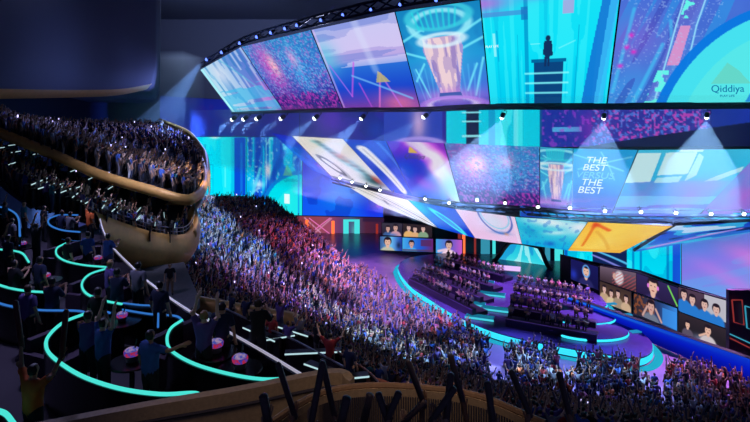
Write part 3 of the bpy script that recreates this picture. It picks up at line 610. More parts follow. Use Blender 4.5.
# ------------------------------------------------------------------ back walls of LED, right and left of the stage
o1_, f1_ = screen('flat cyan LED wall beside the golden tier end', [at(193, 137, 108), at(246, 137, 106), at(246, 196, 106), at(193, 196, 108)], pic_cyanwall, seed=40, frame=0.05)
o2_, f2_ = screen('blue LED wall with a cyan arch picture and white glow', [at(246.5, 137, 106), at(302, 137, 104), at(302, 219, 104), at(246.5, 215, 106)], pic_bluewall, seed=41, frame=0.05)
text_on(o2_, 'Qiddiya', f2_, .80, .53, .06, (20, 120, 170))
for o_, f_ in ((o1_, f1_), (o2_, f2_)):
    lg = MB()
    for q in (.1, .5, .9):
        p_ = f_[3].lerp(f_[2], q); lg.box((p_.x, p_.y+.35, p_.z/2), (.4, .3, p_.z+.6))
    lg.build('support_frame', M_truss, o_)
screen('deep blue LED wall behind the slanted white screens', [at(302.5, 160, 103), at(383, 160, 100), at(383, 221, 100), at(302.5, 217, 103)], pic_dusk, seed=42, frame=0.05)
screen('cyan LED wall with a dark tower picture over the portrait monitors', [at(564, 240, 72), at(681, 240, 56), at(681, 296, 56), at(564, 258, 72)], pic_tower, seed=43, frame=0.05)
screen('huge blue and pink painted LED wall beside the stage', [at(681.5, 222, 56), at(800, 214, 46), at(800, 330, 46), at(681.5, 294, 56)], pic_painted, seed=44, frame=0.05)

def pic_navy(p):
    p.grad([(0, (16, 26, 110)), (.5, (22, 34, 140)), (1, (30, 40, 150))], 30); p.mix((p.fbm(2.5, 4) > .55)*.35, (44, 30, 130)); p.blob(.08, .8, .25, .3, (110, 30, 110), .5)
screen('added dim navy glow board above the flat cyan wall, for blue wall light', [at(160, 96, 112), at(299.5, 104, 105), at(299.5, 136.5, 105), at(160, 136.5, 112)], pic_navy, seed=45, frame=0.05)  # added board carrying the far wall's blue light as its own glow
# neon lined corridor wall behind the crowd
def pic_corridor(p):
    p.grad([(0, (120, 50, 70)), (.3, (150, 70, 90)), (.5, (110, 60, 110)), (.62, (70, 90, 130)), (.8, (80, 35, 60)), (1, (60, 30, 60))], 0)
    p.mix(np.clip(p.t*1.5-.6, 0, 1)*.6, (60, 40, 90)); p.blob(.12, .35, .25, .4, (190, 80, 80), .6); p.blob(.38, .35, .2, .4, (180, 80, 110), .5)  # glow of the tubes on the wall is painted into this picture
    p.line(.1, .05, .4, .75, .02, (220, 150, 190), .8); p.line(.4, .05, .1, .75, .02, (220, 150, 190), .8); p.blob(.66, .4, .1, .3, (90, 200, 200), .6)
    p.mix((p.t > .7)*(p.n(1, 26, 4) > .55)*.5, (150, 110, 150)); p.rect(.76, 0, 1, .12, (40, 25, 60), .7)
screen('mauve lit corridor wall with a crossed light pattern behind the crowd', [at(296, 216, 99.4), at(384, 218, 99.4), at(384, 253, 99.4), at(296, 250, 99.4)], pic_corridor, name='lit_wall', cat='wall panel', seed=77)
def neon(name, pts, r, m, label, group=None):
    return tag(MB().tube(pts, r, 8).build(name, m), label, 'neon light', group)
M_or = glow('orange_neon', (255, 110, 60), 1.5); M_pk = glow('pink_neon', (235, 120, 190), 0.9); M_cn2 = glow('aqua_neon', (70, 220, 220), 1.1)
Yn = 99.08
neon('neon_tube', [at(307, 220, Yn), at(307, 232, Yn)], .30, M_or, 'orange upright neon tube nearer the blue LED wall')
neon('neon_tube', [at(333, 221, Yn), at(333, 234, Yn)], .30, M_or, 'orange upright neon tube beside the cyan portal')
neon('neon_tube', [at(309, 218, Yn), at(330, 234, Yn)], .10, M_pk, 'thin pink neon tube sloping down between the orange tubes', None)
neon('neon_tube', [at(309, 234, Yn), at(330, 218, Yn)], .10, M_pk, 'thin pink neon tube sloping up between the orange tubes', None)
pt = MB(); [pt.box(at(x, 230, Yn), (1.0, .3, 3.6)) for x in (346, 357)]; pt.box(at(351.5, 220.5, Yn), (3.1, .3, .35)); pt.box(at(351.5, 240, Yn), (3.1, .3, .35))
tag(pt.build('glowing_portal', M_cn2), 'square aqua glowing portal frame on the corridor wall', 'light')
neon('neon_tube', [at(377, 224, Yn), at(377, 238, Yn)], .22, mat('dim_red_lamp', (120, 40, 50), .5, emit=(200, 60, 50), es=.6), 'dim red neon tube by the small monitors')
for k, (x0, x1) in enumerate(((300, 342), (362, 384))):
    for yy in (243, 246):
        neon('neon_tube', [at(x0, yy, Yn), at(x1, yy+1, Yn)], .07, glow('dim_violet_neon', (150, 90, 170), .6), 'dim violet neon line low on the corridor wall', 'violet lines low on the corridor wall')

# ------------------------------------------------------------------ stage
ST = [(398, 268), (402, 276), (413, 288), (430, 299), (447, 310), (466, 320), (490, 330), (518, 338), (548, 344), (580, 350), (612, 355), (636, 358), (650, 353), (652, 343), (640, 331), (622, 321), (612, 312), (604, 300), (594, 288), (578, 274), (550, 264), (500, 257), (455, 253), (418, 256), (402, 261)]
st = smoothline([atz(x, y, .8) for x, y in ST]+[atz(398, 268, .8)], 5)[:-1]
so = MB().prism(st, 0.0, .8).build('stage', mat('violet_gloss_stage', (70, 50, 110), .22, bscale=.7)); tag(so, 'low curved glossy violet stage with a cyan lit rim', 'stage')
def offset_ring(pts, d):
    c = sum(pts, Vector())/len(pts); return [p+(p-c).normalized()*d for p in pts]
MB().loft([Vector((p.x, p.y, .12)) for p in offset_ring(st, .06)]+[Vector((offset_ring(st, .06)[0].x, offset_ring(st, .06)[0].y, .12))], [Vector((p.x, p.y, .72)) for p in offset_ring(st, .06)]+[Vector((offset_ring(st, .06)[0].x, offset_ring(st, .06)[0].y, .72))]).build('rim_light', glow('stage_rim', (50, 200, 232), 1.4), so)
# glowing apron floor strip outside the rim
ap1 = offset_ring(st, .12); ap2 = offset_ring(st, .95)
MB().loft([Vector((p.x, p.y, .02)) for p in ap1+ap1[:1]], [Vector((p.x, p.y, .02)) for p in ap2+ap2[:1]]).build('floor_light', glow('stage_floor_glow', (40, 190, 225), .8), so)
# round end terraces with cyan steps
for k, (tx_, ty_, r, z) in enumerate([(606, 303, 1.7, 1.4), (614, 316, 1.9, 1.25), (627, 330, 2.1, 1.1)]):
    c = atz(tx_, ty_, z); rd = MB().lathe([(0.01, .3), (r, .3), (r, .05), (r-.2, 0)], n=36).build('stage_step', mat('violet_gloss_stage', (70, 50, 110), .22)); rd.location = (c.x-r*1.7, c.y, z-.3); rd.scale = (1.7, 1, 1)
    tag(rd, ['small round violet stage step by the wide block, topmost of three', 'middle round violet stage step with cyan rim, by the wide block', 'widest and lowest round violet stage step, by the wide block'][k], 'step', 'round steps at the stage end')
    MB().lathe([(r+.02, .02), (r+.05, .13), (r+.02, .26)], n=36).build('rim_light', glow('step_rim', (50, 200, 230), 1.6), rd)
for k, (x, y) in enumerate([(608, 304), (623, 315), (640, 331)]):
    p = atz(x, y, .86); pd = MB().box((0, 0, 0), (2.0, .5, .1)).build('light_pad', glow('pad_glow', (40, 150, 205), .9)); pd.location = (p.x, p.y, .86); pd.rotation_euler.z = .2
    tag(pd, ['small cyan light pad by the headset monitor', 'small cyan light pad by the cheering group monitor', 'small cyan light pad by the broad blue apron'][k], 'floor light', 'light pads along the apron')
SL = [(458, 286, 3.2), (470, 302, 3.6), (492, 293, 3.2), (484, 281, 2.6), (497, 308, 3.4), (480, 316, 3.0)]
for k, (x, y, L) in enumerate(SL):
    p = atz(x, y, 1.05); sl = MB().box((0, 0, 0), (L, 1.1, .22)).build('light_step', mat('aqua_glass_step', (60, 130, 160), .2)); sl.location = (p.x, p.y, .92); sl.rotation_euler = (0, 0, -.35)
    tag(sl, 'low aqua glass step glowing between the two seating blocks', 'step', 'aqua steps between the seating blocks'); MB().box((0, -.57, .02), (L, .04, .2)).build('light_strip', glow('aqua_strip', (70, 200, 220), 1.1), sl); MB().box((0, 0, .12), (L*.94, .95, .02)).build('lit_tread', glow('aqua_tread', (30, 130, 165), .7), sl)
# bright pool screen in the middle of the stage
scn = MB().box((0, 0, 0), (3.4, 2.2, .06)).build('floor_screen', glow('white_violet_floor', (225, 190, 255), 1.1)); p = atz(508, 268, .85); scn.location = (p.x, p.y, .84); scn.rotation_euler = (0, 0, -.3); tag(scn, 'small glowing white violet floor panel before the arched entrance', 'floor light')
# entrance arch
ac = [at(493, 262, 77), at(499, 256, 77), at(506, 246, 76.5), at(513, 242, 76), at(536, 246, 74.5), at(541, 250, 74), at(546, 262, 73.5), at(551, 270, 73), at(562, 282, 72)]
arch = MB().tube(smoothline(ac, 4), .32, 8).build('entrance_arch', M_dark); tag(arch, 'black arched stage entrance frame around a cyan curtain of light', 'arch')
screen('cyan curtain screen inside the arched entrance', [at(511, 243, 77.5), at(537, 247, 75.5), at(552, 271, 74.5), at(494, 262, 78.5)], pic_arch, seed=50, frame=0)
# portals behind the stage
def portal(px0, px1, py0, py1, Y, labels, cols):
    b = MB().box(((at(px0, 0, Y).x+at(px1, 0, Y).x)/2, Y+.5, (at(0, py0, Y).z+at(0, py1, Y).z)/2), ((px1-px0)/F*Y, .5, (py1-py0)/F*Y)).build('portal', mat('dark_red_panel', (70, 38, 70), .4)); tag(b, labels, 'wall panel')
    n = len(cols)
    for i, (f, w_, m) in enumerate(cols):
        x = px0+(px1-px0)*f; MB().box((at(x, 0, Y).x, Y+.2, (at(0, py0+2, Y).z+at(0, py1-2, Y).z)/2), (w_/F*Y, .12, (py1-py0-4)/F*Y)).build('light_bar', m, b)
    MB().tube([at(px0, py1-5, Y), at(px1, py1-3, Y)], .07, 6).build('light_line', M_pk, b)
portal(462, 500, 226, 262, 84, 'dark red portal panel with an orange bar beside the arch', [(.05, 3, M_or), (.35, 2, glow('dim_red', (170, 60, 60), .6)), (.62, 9, glow('dim_aqua', (60, 160, 190), .8)), (.85, 3, M_cn2)])
portal(540, 572, 236, 290, 80, 'mauve portal panel with aqua bars beyond the arch', [(.25, 5, glow('dim_aqua', (60, 160, 190), .8)), (.6, 8, M_cn2), (.85, 3, M_pk)])
portal(384, 462, 216, 262, 92, 'dark panel wall carrying the small portrait monitors', [(.97, 3, glow('dim_red', (170, 60, 60), .6))])

# portrait monitors
def mon(c, Ys, kind, label):
    (x0, y0), (x1, y1), (x2, y2), (x3, y3) = c; a, b = Ys
    screen(label, [at(x0, y0, a), at(x1, y1, b), at(x2, y2, b), at(x3, y3, a)], person_pic(kind), name='monitor', thick=.3, seed=60+kind, cat='monitor', res=2.6, group='portrait monitors round the stage', frame=.1)
mon([(382, 223), (402, 223.5), (402, 236), (382, 235)], (85, 84), 7, 'small monitor showing two people by a blue table')
mon([(403, 223.5), (432, 226), (432, 237.5), (403, 236.5)], (84, 82.5), 8, 'small monitor showing three people in yellow tops')
mon([(380, 236.5), (402, 237), (402, 251), (380, 250)], (84.5, 83.5), 9, 'small monitor showing one pale dressed person and blue sky')
mon([(402.5, 237.5), (433, 239), (433, 252), (402.5, 251)], (83.4, 82), 10, 'small monitor showing a blue dressed player at a desk')
mon([(436, 239), (462, 240), (462, 255), (436, 253)], (82, 80.5), 11, 'small monitor showing a person in a pale pink top reaching out')
MR = lambda x: np.interp(x, [565, 600, 640, 680, 730, 760], [68, 62, 56, 51, 46, 43.5])
def mr(c, k, lb): mon(c, (MR(c[0][0]), MR(c[1][0])), k, lb)
mr([(568, 258), (598, 267), (598, 290), (568, 278)], 0, 'portrait monitor of a player with a glowing blue headset')
mr([(600, 266), (636, 273), (636, 292), (600, 280)], 1, 'portrait monitor of a person in a red checked headscarf')
mr([(600, 281), (631, 292), (631, 313), (600, 301)], 2, 'warm brown monitor showing a cheering group')
mr([(636.5, 273), (678, 288), (678, 307), (636.5, 292)], 3, 'portrait monitor of a headphone face with a green stripe')
mr([(634, 293.5), (677, 308.5), (677, 331), (634, 313)], 4, 'monitor showing a player holding hands to the head')
mr([(678.5, 287), (728, 301), (728, 329), (678.5, 311)], 5, 'monitor showing a team in bright blue shirts')
mr([(678.5, 312), (728, 330), (728, 351), (678.5, 333)], 6, 'grey monitor showing a person in white by a table')
# monitor wall and the blue apron below
mw = MB(); X = [560, 600, 640, 680, 730, 770]
mw.loft([at(x, np.interp(x, [560, 600, 640, 680, 730, 770], [254, 263, 270, 284, 299, 311]), MR(x)+.7) for x in X], [Vector((at(x, 0, MR(x)+.7).x, MR(x)+.7, 0)) for x in X]); mwo = mw.build('monitor_wall', M_case); tag(mwo, 'curved black wall carrying the large portrait monitors', 'wall panel')
def pic_apron(p):
    p.grad([(0, (15, 60, 200)), (.4, (5, 25, 190)), (1, (5, 8, 110))]); p.mix(np.clip(1-np.abs(p.t-.12)*9, 0, 1)*np.clip(1.2-p.s*1.4, 0, 1), (30, 130, 225))
screen('curved deep blue lit apron wall under the portrait monitors', [atz(566, 296, 1.9), atz(770, 366, 2.1), atz(770, 395, 0.1), atz(570, 307, 0.1)], pic_apron, name='lit_apron', seed=70, res=.6, cat='wall panel', frame=0)
ap = [atz(x, y, 0.02) for x, y in [(560, 300), (620, 322), (690, 348), (775, 390)]]
# side portal at the far stage end
b = MB().box((at(744, 320, 45.4).x, 45.6, at(744, 320, 45.4).z), (2.6, .4, 5.2)).build('portal', mat('dark_red_panel', (70, 38, 70), .4)); tag(b, 'dark red portal panel beside the grey monitor', 'wall panel')
for (m, pts) in [(glow('dim_red', (170, 60, 60), .6), [(732, 300), (742, 300), (744, 325), (734, 322)]), (glow('dim_aqua', (60, 160, 190), .8), [(745, 306), (752, 308), (753, 330), (747, 328)]), (glow('dim_aqua', (60, 160, 190), .8), [(730, 334), (752, 344)]), (glow('dim_red', (170, 60, 60), .6), [(730, 338), (752, 349)])]:
    MB().tube([at(x, y, 45.1) for x, y in pts+(pts[:1] if len(pts) > 2 else [])], .06, 6).build('light_line', m, b)

# ------------------------------------------------------------------ haze in the rig
hp = [Vector((p.x, p.y, 0)) for p in smoothline([at(200, 118, 112)]+BOT, 4)]
hp = [p+Vector((-1.5, -2.5, 0)) for p in hp]+[p+Vector((0, 4.5, 0)) for p in hp[::-1]]
hz = MB().prism(hp, 12.6, 23.6).build('haze', None); hz.data.materials.clear()
hm = bpy.data.materials.new('thin_haze'); hm.use_nodes = True; nt = hm.node_tree; nt.nodes.clear(); vs = nt.nodes.new('ShaderNodeVolumeScatter'); oo = nt.nodes.new('ShaderNodeOutputMaterial')
vs.inputs['Density'].default_value = 0.03; vs.inputs['Color'].default_value = (.8, .88, 1, 1); vs.inputs['Anisotropy'].default_value = 0.0; nt.links.new(vs.outputs[0], oo.inputs['Volume']); hz.data.materials.append(hm); hz2 = MB().box((-42, 98, 26), (16, 12, 16)).build('haze', hm); tag(hz2, 'thin blue lit haze under the far end of the upper truss', 'haze', kind='stuff'); tag(hz, 'thin lit haze hanging round the screens', 'haze', kind='stuff')

# ------------------------------------------------------------------ seating tiers, terraces, parapets
def sweep(profile, path, out_side=1):
    """profile [(out, up)] carried along a path; out points to the path's stage side"""
    P = [Vector(p) for p in path]; rows = []
    for i, p in enumerate(P):
        d = (P[min(i+1, len(P)-1)]-P[max(i-1, 0)]); d.z = 0; d.normalize(); o = Vector((d.y, -d.x, 0))*out_side
        rows.append([p+o*a+Vector((0, 0, b)) for a, b in profile])
    m = MB(); n = len(profile)
    for r in rows: m.v += r
    for i in range(len(P)-1):
        for j in range(n-1): m.f.append((i*n+j, (i+1)*n+j, (i+1)*n+j+1, i*n+j+1))
    return m
def strip_wall(path, z0, th=.06):
    """thin upright barrier under a top path"""
    P = [Vector(p) for p in path]; m = MB(); n = len(P)
    for i, p in enumerate(P):
        d = P[min(i+1, n-1)]-P[max(i-1, 0)]; d.z = 0; d.normalize(); o = Vector((d.y, -d.x, 0))*th/2
        m.v += [p+o, p-o, Vector((p.x-o.x, p.y-o.y, z0)), Vector((p.x+o.x, p.y+o.y, z0))]
    for i in range(n-1):
        for j in range(4): m.f.append((4*i+j, 4*i+(j+1) % 4, 4*i+4+(j+1) % 4, 4*i+4+j))
    m.f += [(3, 2, 1, 0), (4*n-4, 4*n-3, 4*n-2, 4*n-1)]
    return m
def curve_at(P, v):
    x = v*(len(P)-1); i = min(int(x), len(P)-2); return P[i].lerp(P[i+1], x-i)
class Tier:
    def __init__(s, left, front, rows): s.l = smoothline(left, 8); s.r = smoothline(front, 8); s.rows = rows
    def p(s, u, v): return curve_at(s.l, v).lerp(curve_at(s.r, v), u)
    def build(s, name, m, nv=24):
        mb = MB()
        for k in range(s.rows):
            u0, u1 = k/s.rows, (k+1)/s.rows; A, B, Cc = [], [], []
            for j in range(nv+1):
                a, b = s.p(u0, j/nv), s.p(u1, j/nv); a2 = Vector((a.x, a.y, b.z)); A.append(a); Cc.append(a2); B.append(b)
            mb.loft(A, Cc); mb.loft(Cc, B)
        return structure(mb, name, m)
M_step = mat('dark_step', (42, 36, 46), .8)
# upper tier
frontA = [at(188, 199, 36), at(200, 193, 39), at(205, 183, 44), at(202, 164, 55), at(184, 144, 67), at(158, 131, 78)]
leftA = [at(-30, 122, 36), at(-10, 126, 52), at(20, 130, 74)]
TA = Tier(leftA, frontA, 20); TA.build('floor_upper_tier', M_step)
edgeA = smoothline([at(-30, 122, 36), at(50, 154, 36), at(100, 176, 35.8), at(150, 191, 35.6), at(182, 200, 35.8), at(196, 198, 37.0), at(204.5, 188, 41), at(206, 175, 48), at(200, 158, 58), at(183, 142, 68), at(158, 130, 79)], 5)
tag(sweep([(-.25, .38), (-.05, .42), (.16, .3), (.22, .05), (.16, -.22), (-.1, -.36), (-.8, -.42), (-2.2, -.45)], edgeA).build('balcony_parapet', M_gold, smooth=True), 'curved golden parapet round the upper tier, ending in a rounded prow', 'parapet')
pf = smoothline([at(205, 186, 42), at(207, 174, 48), at(205.5, 156, 57), at(200, 145, 62), at(187, 131, 70), at(160, 119.5, 79)], 6)
tag(sweep([(-.25, 0), (-.1, .16), (.12, .16), (.3, -.1), (.3, -.9), (.15, -2.2)], pf).build('raised_parapet', M_gold, smooth=True), 'raised golden rim of the upper tier prow, curving away beside the blue wall', 'parapet')
# middle tier
frontB = [at(98, 224, 29.5), at(130, 235, 32), at(160, 242, 34.5), at(186, 241, 37), at(195, 222, 41), at(190, 203, 48)]
leftB = [at(30, 206, 26), at(0, 180, 34), at(-40, 138, 46)]
TB = Tier(leftB, frontB, 12); TB.build('floor_middle_tier', M_step)
edgeB = smoothline([at(92, 221, 28.6)]+frontB, 6)
tag(sweep([(-.05, .55), (.12, .6), (.3, .2), (.42, -.5), (.35, -1.1), (.0, -1.6), (-.8, -2.1), (-2.4, -2.3), (-4.5, -1.8)], edgeB).build('balcony_parapet', M_gold, smooth=True), 'bulging golden hull shaped parapet under the middle tier', 'parapet')
rl = MB(); rl.tube([p+Vector((0, 0, 1.05)) for p in edgeB], .035, 6); rl.tube([p+Vector((0, 0, .8)) for p in edgeB], .02, 5)
for p in edgeB[::3]: rl.tube([p+Vector((0, 0, .5)), p+Vector((0, 0, 1.05))], .025, 5)
tag(rl.build('hand_rail', mat('steel', (150, 150, 160), .3, .8)), 'thin steel hand rail along the golden hull parapet', 'rail')
# rounded gold end panel joining both tiers
ge = [at(200, 200, 48), at(196, 206, 45), at(191, 214, 42), at(193, 224, 40), at(193, 235, 38)]
tag(MB().tube(smoothline(ge, 5), .3, 10).build('tier_end_trim', M_gold, smooth=True), 'wavy golden trim closing the stage end of the middle tier', 'trim')
# upper balcony hanging overhead with its lit lip
ub = smoothline([at(-60, 99, 30), at(12, 98, 36), at(70, 97, 46), at(120, 95, 54), at(147, 90, 60), at(153, 89, 64), at(156, 95, 80), at(158, 103, 120)], 5)
structure(sweep([(-14, 0), (-.6, 0), (0, .6), (.5, 3), (.6, 20)], ub), 'wall_overhead_balcony', M_navy, True)
tag(sweep([(-1.3, -.02), (-.5, -.06), (-.02, .5), (.05, .62)], ub[:24]).build('balcony_lip', M_gold, smooth=True), 'tan curved lip along the underside of the overhead balcony', 'trim')
# lower bowl
BC = Vector((20, 62, 0))
def zb(r, a=190): return float(np.interp(a, [142, 164, 205], [.25, .37, .47]))*max(0, r-25)
def A0(r): return float(np.interp(r, [17, 27.4, 41.8, 50], [173, 151, 142.5, 140]))
bm_ = MB(); NR = 30
for k in range(NR):
    r0 = 25+k*.85; r1 = r0+.85; z = zb(r1); pr = zb(r0)
    a0, a1 = math.radians(A0(r0)), math.radians(262) if r0 < 44 else math.radians(214)
    N = 40; AA = [a0+(a1-a0)*i/N for i in range(N+1)]; zz = [zb(r1, math.degrees(a)) for a in AA]; A = [Vector((BC.x+r0*math.cos(a), BC.y+r0*math.sin(a), zb(r0, math.degrees(a)))) for a in AA]
    A2 = [Vector((p.x, p.y, z)) for p, z in zip(A, zz)]; B = [Vector((BC.x+r1*math.cos(a), BC.y+r1*math.sin(a), z)) for a, z in zip(AA, zz)]
    bm_.loft(A, A2); bm_.loft(A2, B)
structure(bm_, 'floor_lower_bowl', M_step)
# rim wall of the bowl at the far end
fw = MB(); fw.loft([Vector((BC.x+r*math.cos(math.radians(A0(r)-.3)), BC.y+r*math.sin(math.radians(A0(r)-.3)), zb(r, 140)+.6)) for r in (25, 28, 35, 42, 50.5)], [Vector((BC.x+r*math.cos(math.radians(A0(r)-.3)), BC.y+r*math.sin(math.radians(A0(r)-.3)), 0)) for r in (25, 28, 35, 42, 50.5)])
structure(fw, 'wall_bowl_end', M_case)

# ------------------------------------------------------------------ terrace of the near tier
DZ = 16.25
railp = smoothline([atz(x, y, 17.05) for x, y in [(100, 219), (104, 232), (112, 246), (128, 263), (150, 283), (188, 310), (245, 341), (310, 380), (330, 396)]], 5)
edge = [Vector((p.x, p.y, 0)) for p in railp]
deck = [(p.x, p.y) for p in edge]+[(1.2, 7.2), (1.2, 3.2), (-34, 3.2), (-34, 26), (-17, 27.2)]
structure(MB().prism(deck, DZ-.5, DZ), 'floor_terrace', M_carpet)
tag(strip_wall([p-Vector((0, 0, .06)) for p in railp], DZ, .05).build('dark_glass_rail', mat('dark_glass', (14, 15, 24), .12)), 'long dark glass balustrade edging the terrace', 'balustrade')
tag(MB().tube(railp, .03, 8).build('rail_cap', mat('white_glow_rail', (215, 210, 215), .3, emit=(200, 195, 215), es=.5)), 'thin pale rail running down the edge of the terrace', 'rail')  # faint glow put into the rail to make it look paler
def pod(label, pts, z, m, r=.045, drop=None, depth=None, low=False):
    P = smoothline([atz(x, y, z) for x, y in pts], 6)
    b = strip_wall([p-Vector((0, 0, .03)) for p in P], DZ if drop is None else z-drop, .08).build('curved_barrier', M_black); tag(b, label, 'barrier', 'neon topped barriers round the terrace booths')
    MB().tube(P, r, 8).build('neon_edge', m, b, True)
    if low: MB().tube([p+Vector((0, -.03, -.35)) for p in P], r*.5, 6).build('lower_neon', M_blue, b, True)
    return b
pod('widest curved booth barrier with bright cyan edge, beside the yellow-shirted man', [(84, 314), (64, 322), (50, 334), (46, 345), (53, 357), (80, 375), (118, 388), (160, 394), (195, 393), (200, 399)], 17.3, M_cyan, .034)
pod('curved cyan edged booth barrier ending at the pale plank wall', [(182, 320), (171, 328), (167, 339), (172, 351), (195, 364), (230, 374), (262, 379), (293, 379), (298, 386)], 17.3, M_cyan, .03)
pod('cyan edged booth barrier sweeping toward the pale rail, middle of the terrace', [(108, 268), (90, 274), (82, 283), (86, 293), (102, 300), (122, 304)], 17.25, M_cyan, .028)
pod('straight blue edged barrier leading on from the middle booth', [(123, 303), (140, 305), (154, 306), (158, 311), (158, 327)], 17.2, M_blue, .022)
pod('cyan edged booth barrier between two leafless dark booths, upper terrace', [(66, 243), (57, 248), (57, 255), (66, 261), (84, 265), (106, 267)], 17.3, M_cyan, .028)
pod('double lined booth barrier farthest up the terrace', [(78, 215), (60, 215), (49, 219), (50, 225), (62, 230), (80, 232)], 17.5, M_blue, .03, low=True)
pod('cyan edged barrier with a bent end beside a clapping guest', [(-10, 249), (8, 250), (22, 253), (29, 262)], 17.3, M_cyan, .03)
pod('long low cyan edged barrier running out of the frame, above the yellow-shirted man', [(-10, 282), (10, 288), (28, 291), (52, 293), (58, 299)], 17.2, M_cyan, .03)
pod('blue edged barrier behind the yellow-shirted man', [(-10, 300), (10, 306), (40, 310), (80, 311), (88, 317)], 17.2, M_blue, .026)
pod('tall stepped barrier with pale blue edge at the terrace corner', [(-10, 205), (8, 209), (18, 217), (20, 236)], 17.6, M_blue, .035, low=True)
pod('low blue edged barrier below the two leaning guests', [(88, 296), (96, 306), (110, 313)], 17.0, M_blue, .024)
pod('blue edged barrier under the pale rail between two booths', [(119, 309), (150, 314), (176, 316), (184, 323)], 17.1, M_blue, .024)
pod('short cyan edged barrier end in the near corner', [(-4, 410), (6, 414), (14, 424)], 17.3, M_cyan, .04)
# pale plank walls in front
pl1 = smoothline([at(20, 428, 7.5), at(140, 405, 7.8), at(240, 388, 8.1), at(332, 370.5, 8.6), at(352, 379, 8.5)], 6)
w1 = strip_wall(pl1, DZ, .16).build('plank_wall', M_beige); tag(w1, 'pale beige plank wall with a grooved top board beside the booths', 'wall panel')
MB().tube([p+Vector((0, -.1, -.22)) for p in pl1], .025, 6).build('groove', M_carpet, w1); MB().tube([p+Vector((0, -.1, -.6)) for p in pl1], .02, 6).build('groove', M_carpet, w1)
pl2 = smoothline([at(272, 424, 6.7), at(300, 405, 7.1), at(328, 392.5, 7.5), at(370, 387, 7.9), at(424, 389, 8), at(480, 398, 7.6), at(545, 425, 7)], 6)
w2 = strip_wall(pl2, DZ, .12).build('plank_wall', M_beige); tag(w2, 'curved beige slatted wall behind the raised clappers', 'wall panel')
MB().tube([p+Vector((0, 0, .02)) for p in pl2], .05, 8).build('top_rail', mat('tan_rail', (150, 112, 80), .5), w2)
sl = MB()
for p in smoothline(pl2[::2], 8): sl.box((p.x, p.y-.08, p.z-.9), (.02, .02, 1.6))
slo = sl.build('slats', M_carpet, w2); slo['kind'] = 'stuff'
# lower suite deck beyond the rail
d2 = [atz(x, y, 12.1) for x, y in [(215, 322), (262, 330), (300, 348), (352, 378), (402, 400), (402, 430), (300, 430), (205, 345)]]
structure(MB().prism([(p.x, p.y) for p in d2], 11.7, 12.1), 'floor_suite', M_carpet)
for lb, pts, m, z in [('pale rail round the lower suite deck, next to the terrace', [(226, 309), (262, 326), (296, 341), (344, 367)], mat('steel', (150, 150, 160), .3, .8), 13.1), ('brown topped rail on the stage side of the lower suite deck', [(292, 322), (330, 347), (370, 373), (384, 392)], mat('brown_rail', (110, 72, 60), .5), 13.1)]:
    P = smoothline([atz(x, y, z) for x, y in pts], 5); o = tag(strip_wall([p-Vector((0, 0, .05)) for p in P], 12.0, .04).build('glass_balustrade', mat('smoked_glass', (40, 30, 38), .15)), lb, 'balustrade'); MB().tube(P, .04, 6).build('rail_cap', m, o)
P = smoothline([at(362, 374, 18.3), at(385, 380, 18), at(402, 387, 17.6), at(440, 392, 18)], 5)
tag(sweep([(0, 0), (.1, -.05), (.12, -.8), (0, -1.0)], P).build('suite_fascia', mat('copper_fascia', (150, 85, 55), .5)), 'short copper fascia at the foot of the lower suite deck', 'fascia')
P = smoothline([at(196, 303, 31), at(235, 310, 30.5), at(268, 316, 30), at(290, 320, 29.5), at(295, 327, 28.5)], 5)
tag(sweep([(-.5, .25), (0, .3), (.12, -.1), (.05, -.9), (-.6, -1.1)], P, 1).build('suite_fascia', M_gold, smooth=True), 'curved golden fascia in front of the standing bowl crowd', 'fascia')
ld = [atz(x, y, 12.3) for x, y in [(138, 268), (184, 262), (200, 300), (186, 313), (150, 296)]]
structure(MB().prism([(p.x, p.y) for p in ld], 11.9, 12.3), 'floor_landing', M_conc)

# round tables with glowing ice buckets
def make_table():
    r = empty('round_table', (0, 0, 0))
    MB().lathe([(0.01, .76), (.44, .76), (.45, .74), (.44, .72), (0.01, .72)], n=28).build('table_top', M_black, r)
    MB().lathe([(.05, .72), (.05, .04), (.26, .03), (.27, 0)], n=18).build('pedestal', M_dark, r, True); return r
def led_mix(name, a, b):
    m = glow(name, a, .6); nt = m.node_tree; e = [n for n in nt.nodes if n.type == 'EMISSION'][0]; no = nt.nodes.new('ShaderNodeTexNoise'); no.inputs['Scale'].default_value = 14; tc = nt.nodes.new('ShaderNodeTexCoord'); nt.links.new(tc.outputs['Object'], no.inputs['Vector'])
    cr = nt.nodes.new('ShaderNodeValToRGB'); cr.color_ramp.elements[0].position = .42; cr.color_ramp.elements[1].position = .58; cr.color_ramp.elements[0].color = (*lin(a), 1); cr.color_ramp.elements[1].color = (*lin(b), 1); nt.links.new(no.outputs[0], cr.inputs[0]); nt.links.new(cr.outputs[0], e.inputs[0]); return m
def make_bucket():
    r = empty('ice_bucket', (0, 0, 0))
    MB().lathe([(0.01, 0), (.13, 0), (.17, .24), (.185, .25), (.165, .25), (.125, .03), (0.01, .03)], n=26).build('bucket', mat('frosted_bucket', (150, 130, 150), .3), r, True)
    MB().lathe([(.165, .15), (.176, .165), (.183, .20), (.188, .24), (.18, .262), (.16, .262)], n=26).build('light_ring', led_mix('red_lamp_ring', (205, 45, 70), (70, 70, 190)), r, True)
    MB().lathe([(.15, .262), (.155, .275), (.13, .30), (.07, .325), (.01, .33)], n=26).build('lit_ice', led_mix('blue_lamp_ice', (80, 95, 200), (190, 160, 200)), r, True)
    MB().tube([(.05, 0, .2), (.09, .02, .42), (.10, .02, .52)], .03, 10, r2=.014).build('bottle_neck', mat('bottle_green', (20, 50, 40), .2), r, True); return r
tb, bk = make_table(), make_bucket()
